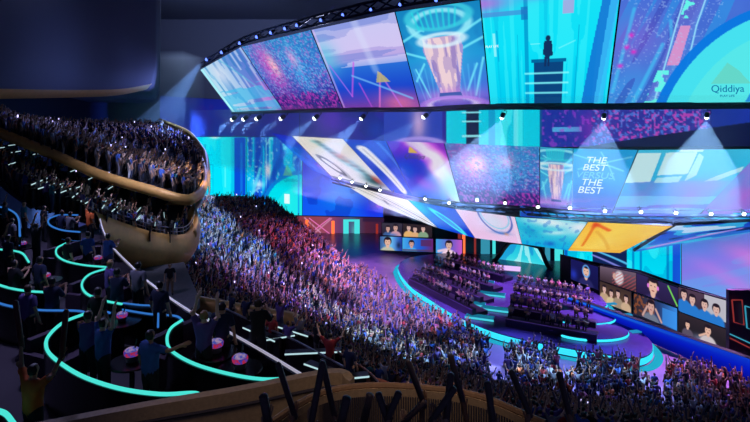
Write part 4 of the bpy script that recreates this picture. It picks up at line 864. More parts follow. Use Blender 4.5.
TBL = [(132, 361, 'on the table by the man in blue'), (240, 368, 'in the booth next to the plank wall'), (216, 352, 'behind the other bucket of that booth'), (98, 262, 'in the cyan edged upper booth'), (46, 280, 'under the clapping guests\' booth'), (23, 247, 'in the corner booth with the bent barrier'), (122, 321, 'below the middle booth')]
for i, (x, y, lb) in enumerate(TBL):
    t_, b_ = (tb, bk) if i == 0 else (copy_tree(tb), copy_tree(bk)); p = atz(x, y, DZ+.76)
    t_.location = (p.x, p.y, DZ); b_.location = (p.x, p.y, DZ+.762); b_.rotation_euler.z = i
    b_.scale = (.85,)*3 if i < 3 else (.7,)*3
    tag(t_, 'round black pedestal table holding the bucket '+lb, 'table', 'booth tables'); tag(b_, 'red and blue glowing ice bucket '+lb, 'ice bucket', 'glowing buckets in the booths')
# booth sofas
def make_sofa():
    r = empty('booth_sofa', (0, 0, 0)); fa = mat('plum_fabric', (60, 38, 62), .8)
    MB().box((0, 0, .22), (1.7, .7, .36)).build('seat', fa, r); MB().box((0, .36, .55), (1.7, .16, .7)).build('backrest', fa, r)
    for s in (-1, 1): MB().box((s*.92, 0, .36), (.14, .8, .6)).build('arm', fa, r)
    return r
sf = make_sofa()
for i, (x, y, rz, lb) in enumerate([(75, 345, 1.2, 'against the widest cyan edged barrier'), (190, 346, 1.1, 'in the booth by the plank wall'), (103, 290, 1.3, 'in the middle booth of the terrace'), (72, 256, 1.3, 'in the upper cyan edged booth')]):
    o = sf if i == 0 else copy_tree(sf); p = atz(x, y, DZ+.5); o.location = (p.x, p.y, DZ); o.rotation_euler.z = rz; tag(o, 'plum fabric booth sofa '+lb, 'sofa', 'booth sofas')
# narrow lit counters of the middle tier
def make_counter():
    r = empty('bar_counter', (0, 0, 0)); MB().box((0, 0, 1.0), (2.4, .34, .05)).build('counter_top', M_dark, r); MB().box((0, .1, .5), (2.3, .05, .98)).build('front_panel', M_step, r)
    MB().box((0, -.19, 1.0), (2.4, .03, .05)).build('light_strip', M_white, r); return r
ct = make_counter(); first = True
CT = [(u, v) for u in np.linspace(.08, .95, 9) for v in np.linspace(.08, .9, 6)]
random.seed(3)
for (u, v) in CT:
    if random.random() < .12: continue
    p = TB.p(u+random.uniform(-.03, .03), v+random.uniform(-.05, .05)); k = int((u)*12)
    o = ct if first else copy_tree(ct); first = False
    o.location = (p.x, p.y, p.z+.15); o.rotation_euler.z = PI/2+random.uniform(.22, .42); k_ = random.uniform(.6, 1.05); o.scale = (k_, 1, 1); tag(o, 'narrow dark counter with a white light strip on the middle tier', 'counter', 'lit counters of the middle tier')
for (x, y, rz) in [(215, 320, -.9), (262, 333, -.7), (268, 338, .4), (292, 329, -.6), (313, 351, .1), (330, 370, -.6), (338, 377, .2)]:
    p = atz(x, y, 13.1); o = copy_tree(ct); o.location = (p.x, p.y, 12.1); o.rotation_euler.z = rz; tag(o, 'narrow dark counter with a white light strip on the lower suite deck', 'counter', 'lit counters of the lower suite')
# seating blocks on the stage: long dark desks in curved ranks
DESK = []
def desk_row(a, b, label):
    A, B = atz(a[0], a[1]+4, 1.9), atz(b[0], b[1]+4, 1.9); L = (B-A).length; ang = math.atan2(B.y-A.y, B.x-A.x); r = MB().box((0, 0, .45), (L, .5, .9)).build('desk', mat('plum_desk', (44, 26, 58), .35)); r.location = ((A.x+B.x)/2, (A.y+B.y)/2, .8); r.rotation_euler.z = ang
    tag(r, label, 'desk', 'long desks on the stage'); MB().box((0, -.27, .84), (L, .03, .04)).build('edge_strip', mat('dim_strip', (90, 60, 130), .5, emit=(110, 80, 170), es=.25), r)
    DESK.append((A, B))
for k, (a, b) in enumerate([((444, 253), (504, 270)), ((432, 259), (492, 280)), ((420, 265), (482, 291)), ((410, 272), (474, 303))]): desk_row(a, b, 'long dark plum desk of the small seating block, '+['rank at the back by the arch', 'second rank from the arch', 'third rank from the arch', 'front rank by the cyan rim'][k])
for k, (a, b) in enumerate([((514, 277), (590, 291)), ((511, 288), (593, 303)), ((509, 300), (596, 315)), ((506, 311), (597, 327))]): desk_row(a, b, 'long dark plum desk of the wide seating block, '+['rank at the back by the arch', 'second rank from the arch', 'third rank from the arch', 'front rank by the cyan rim'][k])

# ------------------------------------------------------------------ people
def arms(kind):
    E = {}
    for s, k in ((-1, kind[0]), (1, kind[1])):
        if k == 'U': e, w_, h = (s*.30, .04, 1.60), (s*.25, .10, 1.87), (s*.235, .12, 1.97)
        elif k == 'V': e, w_, h = (s*.40, .06, 1.58), (s*.50, .12, 1.83), (s*.53, .14, 1.92)
        elif k == 'C': e, w_, h = (s*.27, .10, 1.20), (s*.12, .32, 1.32), (s*.05, .38, 1.37)
        elif k == 'D': e, w_, h = (s*.27, -.03, 1.17), (s*.28, .05, .92), (s*.275, .08, .83)
        elif k == 'P': e, w_, h = (s*.24, .18, 1.32), (s*.12, .38, 1.52), (s*.10, .42, 1.60)
        elif k == 'S': e, w_, h = (s*.44, .10, 1.38), (s*.66, .18, 1.50), (s*.75, .20, 1.54)
        E[s] = (e, w_, h)
    return E
def skeleton(kind, seated=False, fingers=False, lean=0.0):
    V, R, B, L = [], [], [], []
    def v(p, r): V.append(Vector(p)); R.append(r); return len(V)-1
    def b(i, j, l): B.append((i, j)); L.append(l)
    pe = v((0, 0, .95), .135); sp = v((0, lean*.1, 1.12), .125); ch = v((0, lean*.25, 1.32), .145); nb = v((0, lean*.4, 1.455), .06); nk = v((0, lean*.45+.01, 1.53), .052)
    hd = v((0, lean*.5+.02, 1.62), .088); ht = v((0, lean*.5+.01, 1.705), .068)
    b(pe, sp, 'top'); b(sp, ch, 'top'); b(ch, nb, 'top'); b(nb, nk, 'skin'); b(nk, hd, 'head'); b(hd, ht, 'head')
    A = arms(kind)
    for s in (-1, 1):
        sh = v((s*.185, lean*.25, 1.41), .065); b(ch, sh, 'top'); e, w_, h = A[s]; off = Vector((0, lean*.25, 0))
        el = v(Vector(e)+off, .044); wr = v(Vector(w_)+off, .029); pd = (Vector(h)-Vector(w_)).normalized(); ha = v(Vector(w_)+off+pd*.085, .036)
        b(sh, el, 'sleeve'); b(el, wr, 'skin'); b(wr, ha, 'skin')
        side = pd.cross(Vector((0, 1, .3))).normalized()
        if fingers:
            for q, ln in zip((-1.5, -.5, .5, 1.5), (.065, .085, .08, .06)):
                f1 = v(V[ha]+pd*.045+side*(q*.021), .0105); f2 = v(V[f1]+pd*ln*.5+Vector((0, .012, 0)), .0095); f3 = v(V[f2]+pd*ln*.5+Vector((0, .022, 0)), .0085); b(ha, f1, 'skin'); b(f1, f2, 'skin'); b(f2, f3, 'skin')
            t1 = v(V[wr]+pd*.045-side*s*.045, .012); t2 = v(V[t1]+pd*.045-side*s*.02+Vector((0, .012, 0)), .0105); b(wr, t1, 'skin'); b(t1, t2, 'skin')
        else:
            hb = v(V[ha]+pd*.075, .028); b(ha, hb, 'skin')
        hp = v((s*.095, 0, .88), .095); b(pe, hp, 'legs')
        if seated: kn, an, to = (s*.12, .42, .90), (s*.12, .44, .50), (s*.12, .56, .44)
        else: kn, an, to = (s*.12, .03, .49), (s*.13, -.01, .09), (s*.145, .14, .045)
        k_ = v(kn, .062); a_ = v(an, .043); t_ = v(to, .042); b(hp, k_, 'legs'); b(k_, a_, 'legs'); b(a_, t_, 'shoe')
    return V, R, B, L
def grow(V, R, B, sub):
    me = bpy.data.meshes.new('rig'); me.from_pydata([tuple(p) for p in V], B, []); o = bpy.data.objects.new('rig', me); COL.objects.link(o)
    m = o.modifiers.new('Skin', 'SKIN'); m.use_smooth_shade = True
    if sub: s = o.modifiers.new('Sub', 'SUBSURF'); s.levels = sub; s.render_levels = sub
    d = me.skin_vertices[0].data
    for i, r in enumerate(R): d[i].radius = (r, r); d[i].use_root = (i == 0)
    bpy.context.view_layer.update()
    r = bpy.data.meshes.new_from_object(o.evaluated_get(bpy.context.evaluated_depsgraph_get())); bpy.data.objects.remove(o); return r
def label_verts(co, V, B, L):
    best = np.full(len(co), 1e9); lab = np.zeros(len(co), int); tt = np.zeros(len(co))
    for i, (a, b) in enumerate(B):
        A, Bv = np.array(V[a]), np.array(V[b]); d = Bv-A; t = np.clip(((co-A)@d)/(d@d+1e-9), 0, 1); q = np.linalg.norm(co-A-t[:, None]*d, axis=1)
        m = q < best; best[m] = q[m]; lab[m] = i; tt[m] = t[m]
    names = np.array(L)[lab]; names[(names == 'sleeve') & (tt > .75)] = 'skin'; names[(names == 'shoe') & (tt < .15)] = 'legs'
    return names
def objcolor_mat(name, rough=.8):
    m = bpy.data.materials.new(name); m.use_nodes = True; nt = m.node_tree; p = nt.nodes['Principled BSDF']; p.inputs['Roughness'].default_value = rough
    oi = nt.nodes.new('ShaderNodeObjectInfo'); no = nt.nodes.new('ShaderNodeTexNoise'); no.inputs['Scale'].default_value = 9; tc = nt.nodes.new('ShaderNodeTexCoord'); nt.links.new(tc.outputs['Object'], no.inputs['Vector'])
    mr = nt.nodes.new('ShaderNodeMapRange'); mr.inputs[3].default_value = .8; mr.inputs[4].default_value = 1.2; nt.links.new(no.outputs[0], mr.inputs[0])
    mx = nt.nodes.new('ShaderNodeVectorMath'); mx.operation = 'SCALE'; nt.links.new(oi.outputs['Color'], mx.inputs[0]); nt.links.new(mr.outputs[0], mx.inputs['Scale']); nt.links.new(mx.outputs[0], p.inputs['Base Color']); return m
M_skin = objcolor_mat('skin', .55); M_cloth = objcolor_mat('cloth', .9); M_hair = objcolor_mat('hair', .5); M_shoe = mat('dark_shoe', (20, 20, 24), .5)
def submesh(me, keep, name, m, off):
    """faces of a garment lifted off the body"""
    co = np.array([v.co for v in me.vertices]); no = np.array([v.normal for v in me.vertices]); F_ = [tuple(p.vertices) for p in me.polygons if sum(keep[i] for i in p.vertices) >= len(p.vertices)-.5]
    used = sorted({i for f in F_ for i in f}); mp = {i: k for k, i in enumerate(used)}; r = bpy.data.meshes.new(name)
    r.from_pydata([tuple(co[i]+no[i]*off) for i in used], [], [tuple(mp[i] for i in f) for f in F_]); r.materials.append(m); r.polygons.foreach_set('use_smooth', [True]*len(r.polygons)); r.update(); return r
def grow_mask(me, mask):
    out = mask.copy()
    for p in me.polygons:
        if any(mask[i] for i in p.vertices):
            for i in p.vertices: out[i] = True
    return out
def template(kind, hd=False, seated=False, lean=0.0):
    V, R, B, L = skeleton(kind, seated, hd, lean); me = grow(V, R, B, 2 if hd else 1)
    co = np.array([v.co for v in me.vertices]); names = label_verts(co, V, B, L)
    hc = np.array(V[5]); yf = hc[1]+.08
    for i, v in enumerate(me.vertices):           # nose, brow, ears, chin
        if names[i] == 'head' or co[i][2] > 1.5:
            x, y, z = v.co
            if abs(x) < .022 and y > yf-.02 and abs(z-1.615) < .025: v.co.y += .022
            if abs(x) > .07 and abs(z-1.62) < .03 and abs(y-hc[1]) < .03: v.co.x *= 1.16
            if y < hc[1]: v.co.y -= .012
    me.materials.append(M_skin); me.polygons.foreach_set('use_smooth', [True]*len(me.polygons)); me.update()
    top = np.isin(names, ['top', 'sleeve']); legs = np.isin(names, ['legs', 'shoe']); hair = (names == 'head') & (co[:, 2] > 1.55) & ((co[:, 1] < hc[1]+.01) | (co[:, 2] > 1.685))
    sh = names == 'shoe'
    P = {'shirt': submesh(me, grow_mask(me, top), 'shirt', M_cloth, .016), 'trousers': submesh(me, legs & ~sh, 'trousers', M_cloth, .012), 'hair': submesh(me, hair, 'hair', M_hair, .016), 'shoes': submesh(me, grow_mask(me, sh), 'shoes', M_shoe, .012)}
    return me, P, V
KINDS = {'UU': 'both arms straight up', 'VV': 'arms spread high', 'UD': 'one arm raised', 'CC': 'clapping', 'DD': 'arms down', 'PD': 'hand at face', 'UV': 'arms waving', 'DV': 'one arm out'}
TPL = {k: template(k) for k in KINDS}; HD = {k: template(k, True) for k in ('UU', 'VV', 'UD', 'CC', 'DD', 'DS')}
HD['lean'] = template('CC', True, False, .5)
SKINS = [lin(c) for c in ((205, 160, 130), (180, 130, 100), (130, 90, 68), (225, 185, 160), (95, 65, 50))]
TOPS = {'navy': (28, 34, 66), 'black': (22, 22, 26), 'blue': (50, 84, 160), 'grey': (110, 108, 118), 'violet': (92, 70, 138), 'white': (205, 205, 215), 'red': (160, 48, 50), 'teal': (40, 110, 120), 'orange': (185, 95, 50), 'pink': (185, 100, 140), 'brown': (90, 62, 50), 'yellow': (215, 100, 38)}
LEGS = {'dark': (24, 26, 36), 'blue': (48, 62, 98), 'grey': (95, 92, 98), 'white': (200, 196, 195), 'tan': (140, 115, 90)}
HAIRS = {'dark': (18, 14, 14), 'brown': (60, 38, 24), 'fair': (150, 115, 70)}
NPEOPLE = [0]
def person(kind, loc, rz, top, legs, hair, sk, label, group, hd=False, h=1.0, dim=1.0):
    me, P, V = (HD if hd else TPL)[kind]
    o = bpy.data.objects.new('person', me); COL.objects.link(o); o.location = loc; o.rotation_euler = (0, 0, rz); o.scale = (h, h, h); o.color = (*(SKINS[sk]*dim), 1)
    for n, c in (('shirt', TOPS[top]), ('trousers', LEGS[legs]), ('hair', HAIRS[hair]), ('shoes', (20, 20, 24))):
        if n == 'shoes' and not hd: continue
        q = bpy.data.objects.new(n, P[n]); COL.objects.link(q); q.parent = o; q.color = (*(lin(c)*dim), 1)
    tag(o, label, 'person', group); NPEOPLE[0] += 1; return o
def face_to(p, q=(20, 62)): return math.atan2(q[1]-p[1], q[0]-p[0])-PI/2

def clapper_mesh():
    return MB().lathe([(.001, -.32), (.022, -.315), (.036, -.29), (.038, .29), (.022, .315), (.001, .32)], n=12)
CLM = {}
def clapper(a, b, label, group, rgb=(105, 84, 80), k=1.0):
    if rgb not in CLM:
        o = clapper_mesh().build('clapper_stick', mat('clapper_%d' % rgb[0], rgb, .35), smooth=True); CLM[rgb] = o.data
    else: o = bpy.data.objects.new('clapper_stick', CLM[rgb]); COL.objects.link(o)
    a, b = Vector(a), Vector(b); d = b-a; o.location = (a+b)/2; o.rotation_euler = d.to_track_quat('Z', 'Y').to_euler(); o.scale = (k, k, d.length/.64); return tag(o, label, 'clapper stick', group)

random.seed(11)
# guests on the terrace, one by one: (pixel x of the body, depth row given by feet) -> world point on the deck
def on_deck(x, Y): return Vector(((x-375)/F*Y, Y, DZ))
Y0 = 9.0
p = person('VV', on_deck(33, 8.6), face_to((0, 0))-.1, 'yellow', 'dark', 'dark', 1, 'man in a mustard yellow shirt raising both arms, back to us, beside the widest booth', 'terrace guests', True, .98)
def hand(o, side):          # where the closed palm is
    me, P, V = HD['VV']; 
    return o.matrix_world
def palm(o, kind, s):
    v = {'UU': (s*.238, .118, 1.955), 'VV': (s*.525, .14, 1.905)}[kind]; bpy.context.view_layer.update(); return o.matrix_world @ Vector(v)
for s_, tx_, ty_, lb in ((-1, 11, 270, 'tilted outward over the yellow-shirted man'), (1, 70, 270, 'upright over the yellow-shirted man\'s other hand')):
    h_ = palm(p, 'VV', s_); d_ = (at(tx_, ty_, h_.y-.1)-h_).normalized(); clapper(h_-d_*.1, h_+d_*.78, 'long dark red clapper stick '+lb, 'clappers of the yellow-shirted man', (90, 34, 34), 1.2)
G = [  # x, depth, kind, top, legs, hair, skin, turn, label
 (88, 10.9, 'CC', 'violet', 'dark', 'dark', 1, .2, 'guest in violet clapping close to the widest cyan barrier'),
 (103, 10.5, 'UU', 'blue', 'dark', 'dark', 3, -.2, 'guest in blue with both arms up in the widest booth'),
 (150, 9.9, 'DS', 'blue', 'dark', 'dark', 1, -.1, 'man in a bright blue shirt stretching one arm sideways by the glowing bucket'),
 (204, 10.9, 'UU', 'violet', 'dark', 'fair', 3, .1, 'guest in violet raising both arms between the two cyan booths'),
 (222, 11.4, 'DD', 'navy', 'dark', 'dark', 0, .3, 'guest in navy standing behind the bucket in the plank wall booth'),
 (258, 11.6, 'CC', 'black', 'dark', 'brown', 0, .2, 'guest in black clapping beside the two buckets'),
 (117, 14.0, 'CC', 'navy', 'blue', 'dark', 1, .3, 'guest in navy clapping inside the middle booth'),
 (110, 14.8, 'DD', 'violet', 'dark', 'fair', 0, -.3, 'guest in violet standing in the middle booth beside the pale rail'),
 (138, 14.6, 'DD', 'grey', 'dark', 'dark', 0, .2, 'guest in grey at the bent end of the middle booth'),
 (88, 18.5, 'DD', 'blue', 'dark', 'dark', 3, .3, 'guest in blue in the upper cyan edged booth'),
 (108, 18.2, 'CC', 'blue', 'blue', 'dark', 1, .1, 'guest in blue jeans and blue top clapping against the pale rail'),
 (68, 17.6, 'DD', 'black', 'dark', 'dark', 0, 0, 'guest in black standing at the curved end of the upper booth'),
 (70, 22.5, 'CC', 'grey', 'dark', 'dark', 1, .2, 'guest in grey clapping in the double lined booth'),
 (62, 22.8, 'DD', 'navy', 'dark', 'brown', 0, .4, 'guest in navy standing in the double lined booth'),
 (90, 23.5, 'UD', 'yellow', 'dark', 'dark', 1, .2, 'guest in yellow with one arm up beyond the double lined booth'),
 (14, 14.8, 'CC', 'black', 'dark', 'dark', 0, .1, 'guest in black clapping beside the bent cyan barrier'),
 (40, 15.2, 'DD', 'navy', 'dark', 'dark', 1, .1, 'guest in navy standing below the bent cyan barrier'),
 (8, 18.0, 'UD', 'navy', 'dark', 'dark', 1, .2, 'guest in navy with one arm up in the corner booth'),
 (12, 21.0, 'DD', 'grey', 'dark', 'dark', 0, .2, 'guest in grey standing behind the tall stepped barrier'),
 (36, 20.0, 'UU', 'black', 'dark', 'dark', 1, .2, 'guest in black with both arms up between the corner booths'),
 (28, 12.6, 'DD', 'violet', 'dark', 'brown', 0, .2, 'guest in violet standing behind the yellow-shirted man'),
 (52, 13.2, 'CC', 'navy', 'dark', 'dark', 2, .3, 'guest in navy clapping under the blue edged barrier'),
 (98, 12.4, 'DD', 'black', 'dark', 'dark', 1, .1, 'guest in black standing just above the widest booth'),
 (160, 12.9, 'DD', 'navy', 'dark', 'dark', 0, .1, 'guest in navy standing between the booths under the pale rail'),
 (44, 24.0, 'DD', 'black', 'dark', 'dark', 0, .1, 'guest in black standing at the top of the terrace'),
 (5, 25.0, 'UD', 'teal', 'dark', 'dark', 0, .1, 'guest in teal with one arm up at the top of the terrace'),
 (24, 25.0, 'DD', 'teal', 'dark', 'fair', 0, .1, 'fair haired guest in teal at the top of the terrace'),
]
for (x, Y, k, t_, l_, h_, s_, tu, lb) in G:
    q = on_deck(x, Y); person(k, q, face_to(q)+tu, t_, l_, h_, s_, lb, 'terrace guests', True)
# person on the landing, guests along the golden hull
q = atz(170, 295, 12.3); person('DD', q, PI+.3, 'black', 'tan', 'dark', 0, 'person in a black coat and tan trousers alone on the grey landing', 'people on the landing', True)
for i, (v, t_, lb) in enumerate([(.12, 'navy', 'person in navy and white trousers at the hull parapet, nearest the terrace'), (.24, 'red', 'person in a red top and white trousers at the hull parapet'), (.36, 'grey', 'person in grey and white trousers at the hull parapet'), (.47, 'black', 'person in black and white trousers at the hull parapet'), (.56, 'blue', 'person in blue and white trousers at the hull parapet'), (.64, 'violet', 'person in violet and white trousers where the hull parapet turns')]):
    q = TB.p(.965, v)+Vector((0, 0, .0)); q.z = TB.p(1.0, v).z; person('DD' if i % 2 else 'CC', q, face_to(q), t_, 'white', 'dark', i % 3, lb, 'people at the hull parapet', True)
# close spectators whose raised arms and sticks show along the lower edge
FS = [(291, 409, 275, 356), (310, 416, 322, 354), (337, 422, 325, 366), (266, 428, 263, 405), (344, 428, 350, 401), (361, 428, 367, 400), (387, 416, 378, 388), (391, 419, 402, 391), (405, 417, 426, 394), (452, 416, 456, 370), (468, 410, 455, 362), (420, 396, 404, 352), (431, 420, 452, 388), (484, 424, 478, 384), (531, 410, 512, 366), (566, 418, 555, 376)]
FC = ['navy', 'black', 'grey', 'black', 'violet', 'navy', 'black', 'teal', 'black', 'navy', 'grey', 'black', 'brown', 'navy', 'black', 'violet']
PLC = ['over the plank wall, tilted toward the booths', 'before the seam of the two beige walls', 'leaning back, before the slatted wall', 'short and thick, low over the plank wall', 'thick one low before the slatted wall', 'thick one next to the low thick pair', 'steep one before the slatted wall', 'crossing its neighbour before the slatted wall', 'leaning far over before the slatted wall', 'upright one over the bowl crowd', 'crossing the upright one over the bowl crowd', 'long one tipped toward the copper fascia', 'leaning stick by the slatted wall end', 'upright one past the slatted wall end', 'tilted one over the floor crowd by the aisle', 'last of the sticks, before the floor crowd']
HU = {'UU': (.25, .11, 1.95)}
for n_, (i, j) in enumerate([(3, 1), (0, 2), (4, 6), (5, 8), (7, 12), (11, 10), (9, 13), (14, 15)]):
    Y = 5.45 if n_ % 2 == 0 else 6.2
    a, b = at(FS[i][0], FS[i][1], Y), at(FS[j][0], FS[j][1], Y); m_ = (a+b)/2; rz = math.atan2(b.z*0+.12*(n_ % 3-1), 1)
    q = person('UU', Vector((m_.x, m_.y-.12, m_.z-1.93)), rz, FC[i], 'dark', 'dark', n_ % 3, 'spectator in %s lifting two sticks, one %s' % (FC[i], PLC[i].split(',')[0]), 'spectators along the lower edge', True)
    for s_, k in ((-1, i), (1, j)):
        h_ = palm(q, 'UU', s_); L_ = math.hypot(FS[k][2]-FS[k][0], FS[k][3]-FS[k][1])/F*Y
        d_ = (at(FS[k][2], FS[k][3], Y)-at(FS[k][0], FS[k][1], Y)); d_.y = -.04; d_.normalize(); clapper(h_-d_*.08, h_+d_*max(.28, L_), 'dark clapper stick '+PLC[k], 'dark clapper sticks held up along the lower edge', (105, 84, 80), 1.25 if k in (3, 4, 5) else 1.0)
# ------------------------------------------------------------------ where everyone else stands
def ppx(p): return 375+p.x/p.y*F, HZ-(p.z-EYE)/p.y*F
cand = []      # (loc, place)
random.seed(5)
def add(p, place): cand.append((Vector(p), place))
for k in range(20):                                    # upper tier
    for j in range(int(64)):
        v = (j+random.uniform(.1, .9))/64; u = (k+.55)/20; p = TA.p(u, v); p.z = TA.p((k+1)/20, v).z
        if random.random() < .88: add(p, 'A')
for k in range(12):                                    # middle tier
    for j in range(24):
        v = (j+random.uniform(.1, .9))/24
        if random.random() < .72: p = TB.p((k+.5)/12, v); p.z = TB.p((k+1)/12, v).z; add(p, 'B')
for k in range(NR):                                    # lower bowl
    r = 25.45+k*.85; a1 = 262 if r < 44 else 214; s0 = A0(r)+.8; n = int(math.radians(a1-s0)*r/.62)
    for j in range(n):
        r = 25.45+k*.85+random.uniform(-.22, .22)
        a = math.radians(s0+(a1-s0)*(j+random.uniform(.15, .85))/n)
        if random.random() < .9: add((BC.x+r*math.cos(a), BC.y+r*math.sin(a), zb(25+(k+1)*.85, math.degrees(a))), 'C')
FP = [(x_, y_+(9 if x_ > 470 else 5)) for x_, y_ in [(340, 256), (360, 268), (380, 282), (400, 298), (425, 310), (450, 322), (470, 331), (487, 340), (491, 356), (486, 378), (506, 380), (506, 352), (512, 344), (545, 345), (556, 350), (558, 374), (575, 376), (578, 358), (600, 357), (636, 362), (641, 376), (664, 386), (670, 368), (702, 366), (742, 385), (790, 405), (790, 500), (300, 500)]]
def inpoly(x, y, P):
    c = False; n = len(P)
    for i in range(n):
        (x0, y0), (x1, y1) = P[i], P[(i+1) % n]
        if (y0 > y) != (y1 > y) and x < (x1-x0)*(y-y0)/(y1-y0)+x0: c = not c
    return c
yy = 30.0
while yy < 84:
    xx = -8.0
    while xx < 40:
        p = Vector((xx+random.uniform(-.18, .18), yy+random.uniform(-.2, .2), 0)); x, y = ppx(p)
        if (p-BC).length < 24.8 and inpoly(x, y, FP) and random.random() < .9: add(p, 'F')
        elif (p-BC).length >= 24.8 and p.x > 16 and inpoly(x, y, FP): add(p, 'F')
        xx += .62
    yy += .78
for (x, y) in [(232, 318), (246, 326), (280, 330), (300, 345), (318, 356), (272, 345), (330, 372), (350, 385), (288, 352)]:
    q = atz(x, y+8, 12.1); add(q, 'S')
def covered(p, place):
    x, y = ppx(p); hx = y-1.75*F/p.y
    if x < -12 or x > 762 or hx > 424: return True
    if place in 'CF' and x < 425 and hx > 384: return True
    if place == 'C':
        rx = np.interp(x, [100, 188, 245, 310, 330], [225, 305, 336, 376, 384]) if x < 330 else 999
        if hx > rx: return True
        if x < 190 and y < 245: return True
        if (p.x < -10 and p.y < 32): return True
        if any((Vector((p.x, p.y, 0))-Vector((q.x, q.y, 0))).length < 2.2 for q in ld): return True
        if 205 < x < 410 and p.y < 27.5 and inpoly(x, y-6, [(215, 318), (262, 326), (300, 343), (352, 372), (405, 395), (405, 440), (205, 440)]): return True
    if place == 'A' and x < -5: return True
    return False
cand = [(p, pl) for p, pl in cand if not covered(p, pl)]
cand.sort(key=lambda c: c[0].y)
NI = 300-NPEOPLE[0]
ind, mass = cand[:NI], cand[NI:]
WH = {'A': ['on the upper tier by its golden fascia', 'high on the upper tier'], 'B': ['among the lit counters near the terrace', 'on the middle tier under the golden fascia', 'on the middle tier by the wavy trim'],
      'C': ['in the bowl behind the slatted wall', 'in the bowl beside the copper fascia', 'in the bowl beyond the suite rail'], 'F': ['on the arena floor beyond the slatted wall', 'on the arena floor amid the dark crowd', 'on the arena floor below the blue apron'], 'S': ['on the lower suite deck']}
def where(p, pl):
    x, y = ppx(p)
    if pl == 'A': return WH['A'][0] if y > 150 else WH['A'][1]
    if pl == 'B': return WH['B'][0] if x < 70 else WH['B'][1] if x < 140 else WH['B'][2]
    if pl == 'C': return WH['C'][2] if x < 340 else WH['C'][1] if x < 410 else WH['C'][0]
    if pl == 'F': return WH['F'][0] if x < 560 else WH['F'][1] if x < 660 else WH['F'][2]
    return WH['S'][0]
TW = {'navy': 22, 'black': 14, 'blue': 20, 'grey': 14, 'violet': 12, 'white': 6, 'red': 6, 'teal': 5, 'orange': 3, 'pink': 3, 'brown': 4, 'yellow': 2}
tk, tw = list(TW), list(TW.values()); kk, kwt = list(KINDS), [18, 8, 16, 16, 22, 8, 6, 6]; lk, lw = list(LEGS), [50, 22, 14, 6, 8]; hk, hw = list(HAIRS), [65, 25, 10]
used = set(); random.seed(21); hold = []
for p, pl in ind:
    wv = where(p, pl)
    for _ in range(60):
        t_, k, l_, h_ = random.choices(tk, tw)[0], random.choices(kk, kwt)[0], random.choices(lk, lw)[0], random.choices(hk, hw)[0]
        lb = '%s haired person in %s, %s, %s' % (h_, t_, KINDS[k], wv)
        if lb not in used: break
    used.add(lb); 
    person(k, p, face_to(p)+random.uniform(-.3, .3), t_, l_, h_, random.choices(range(5), [4, 4, 2, 3, 1])[0], lb, 'spectators '+wv, False, random.uniform(.92, 1.05))
    if 'U' in k[:1] and pl in 'CF' and len(hold) < 40: hold.append(p)
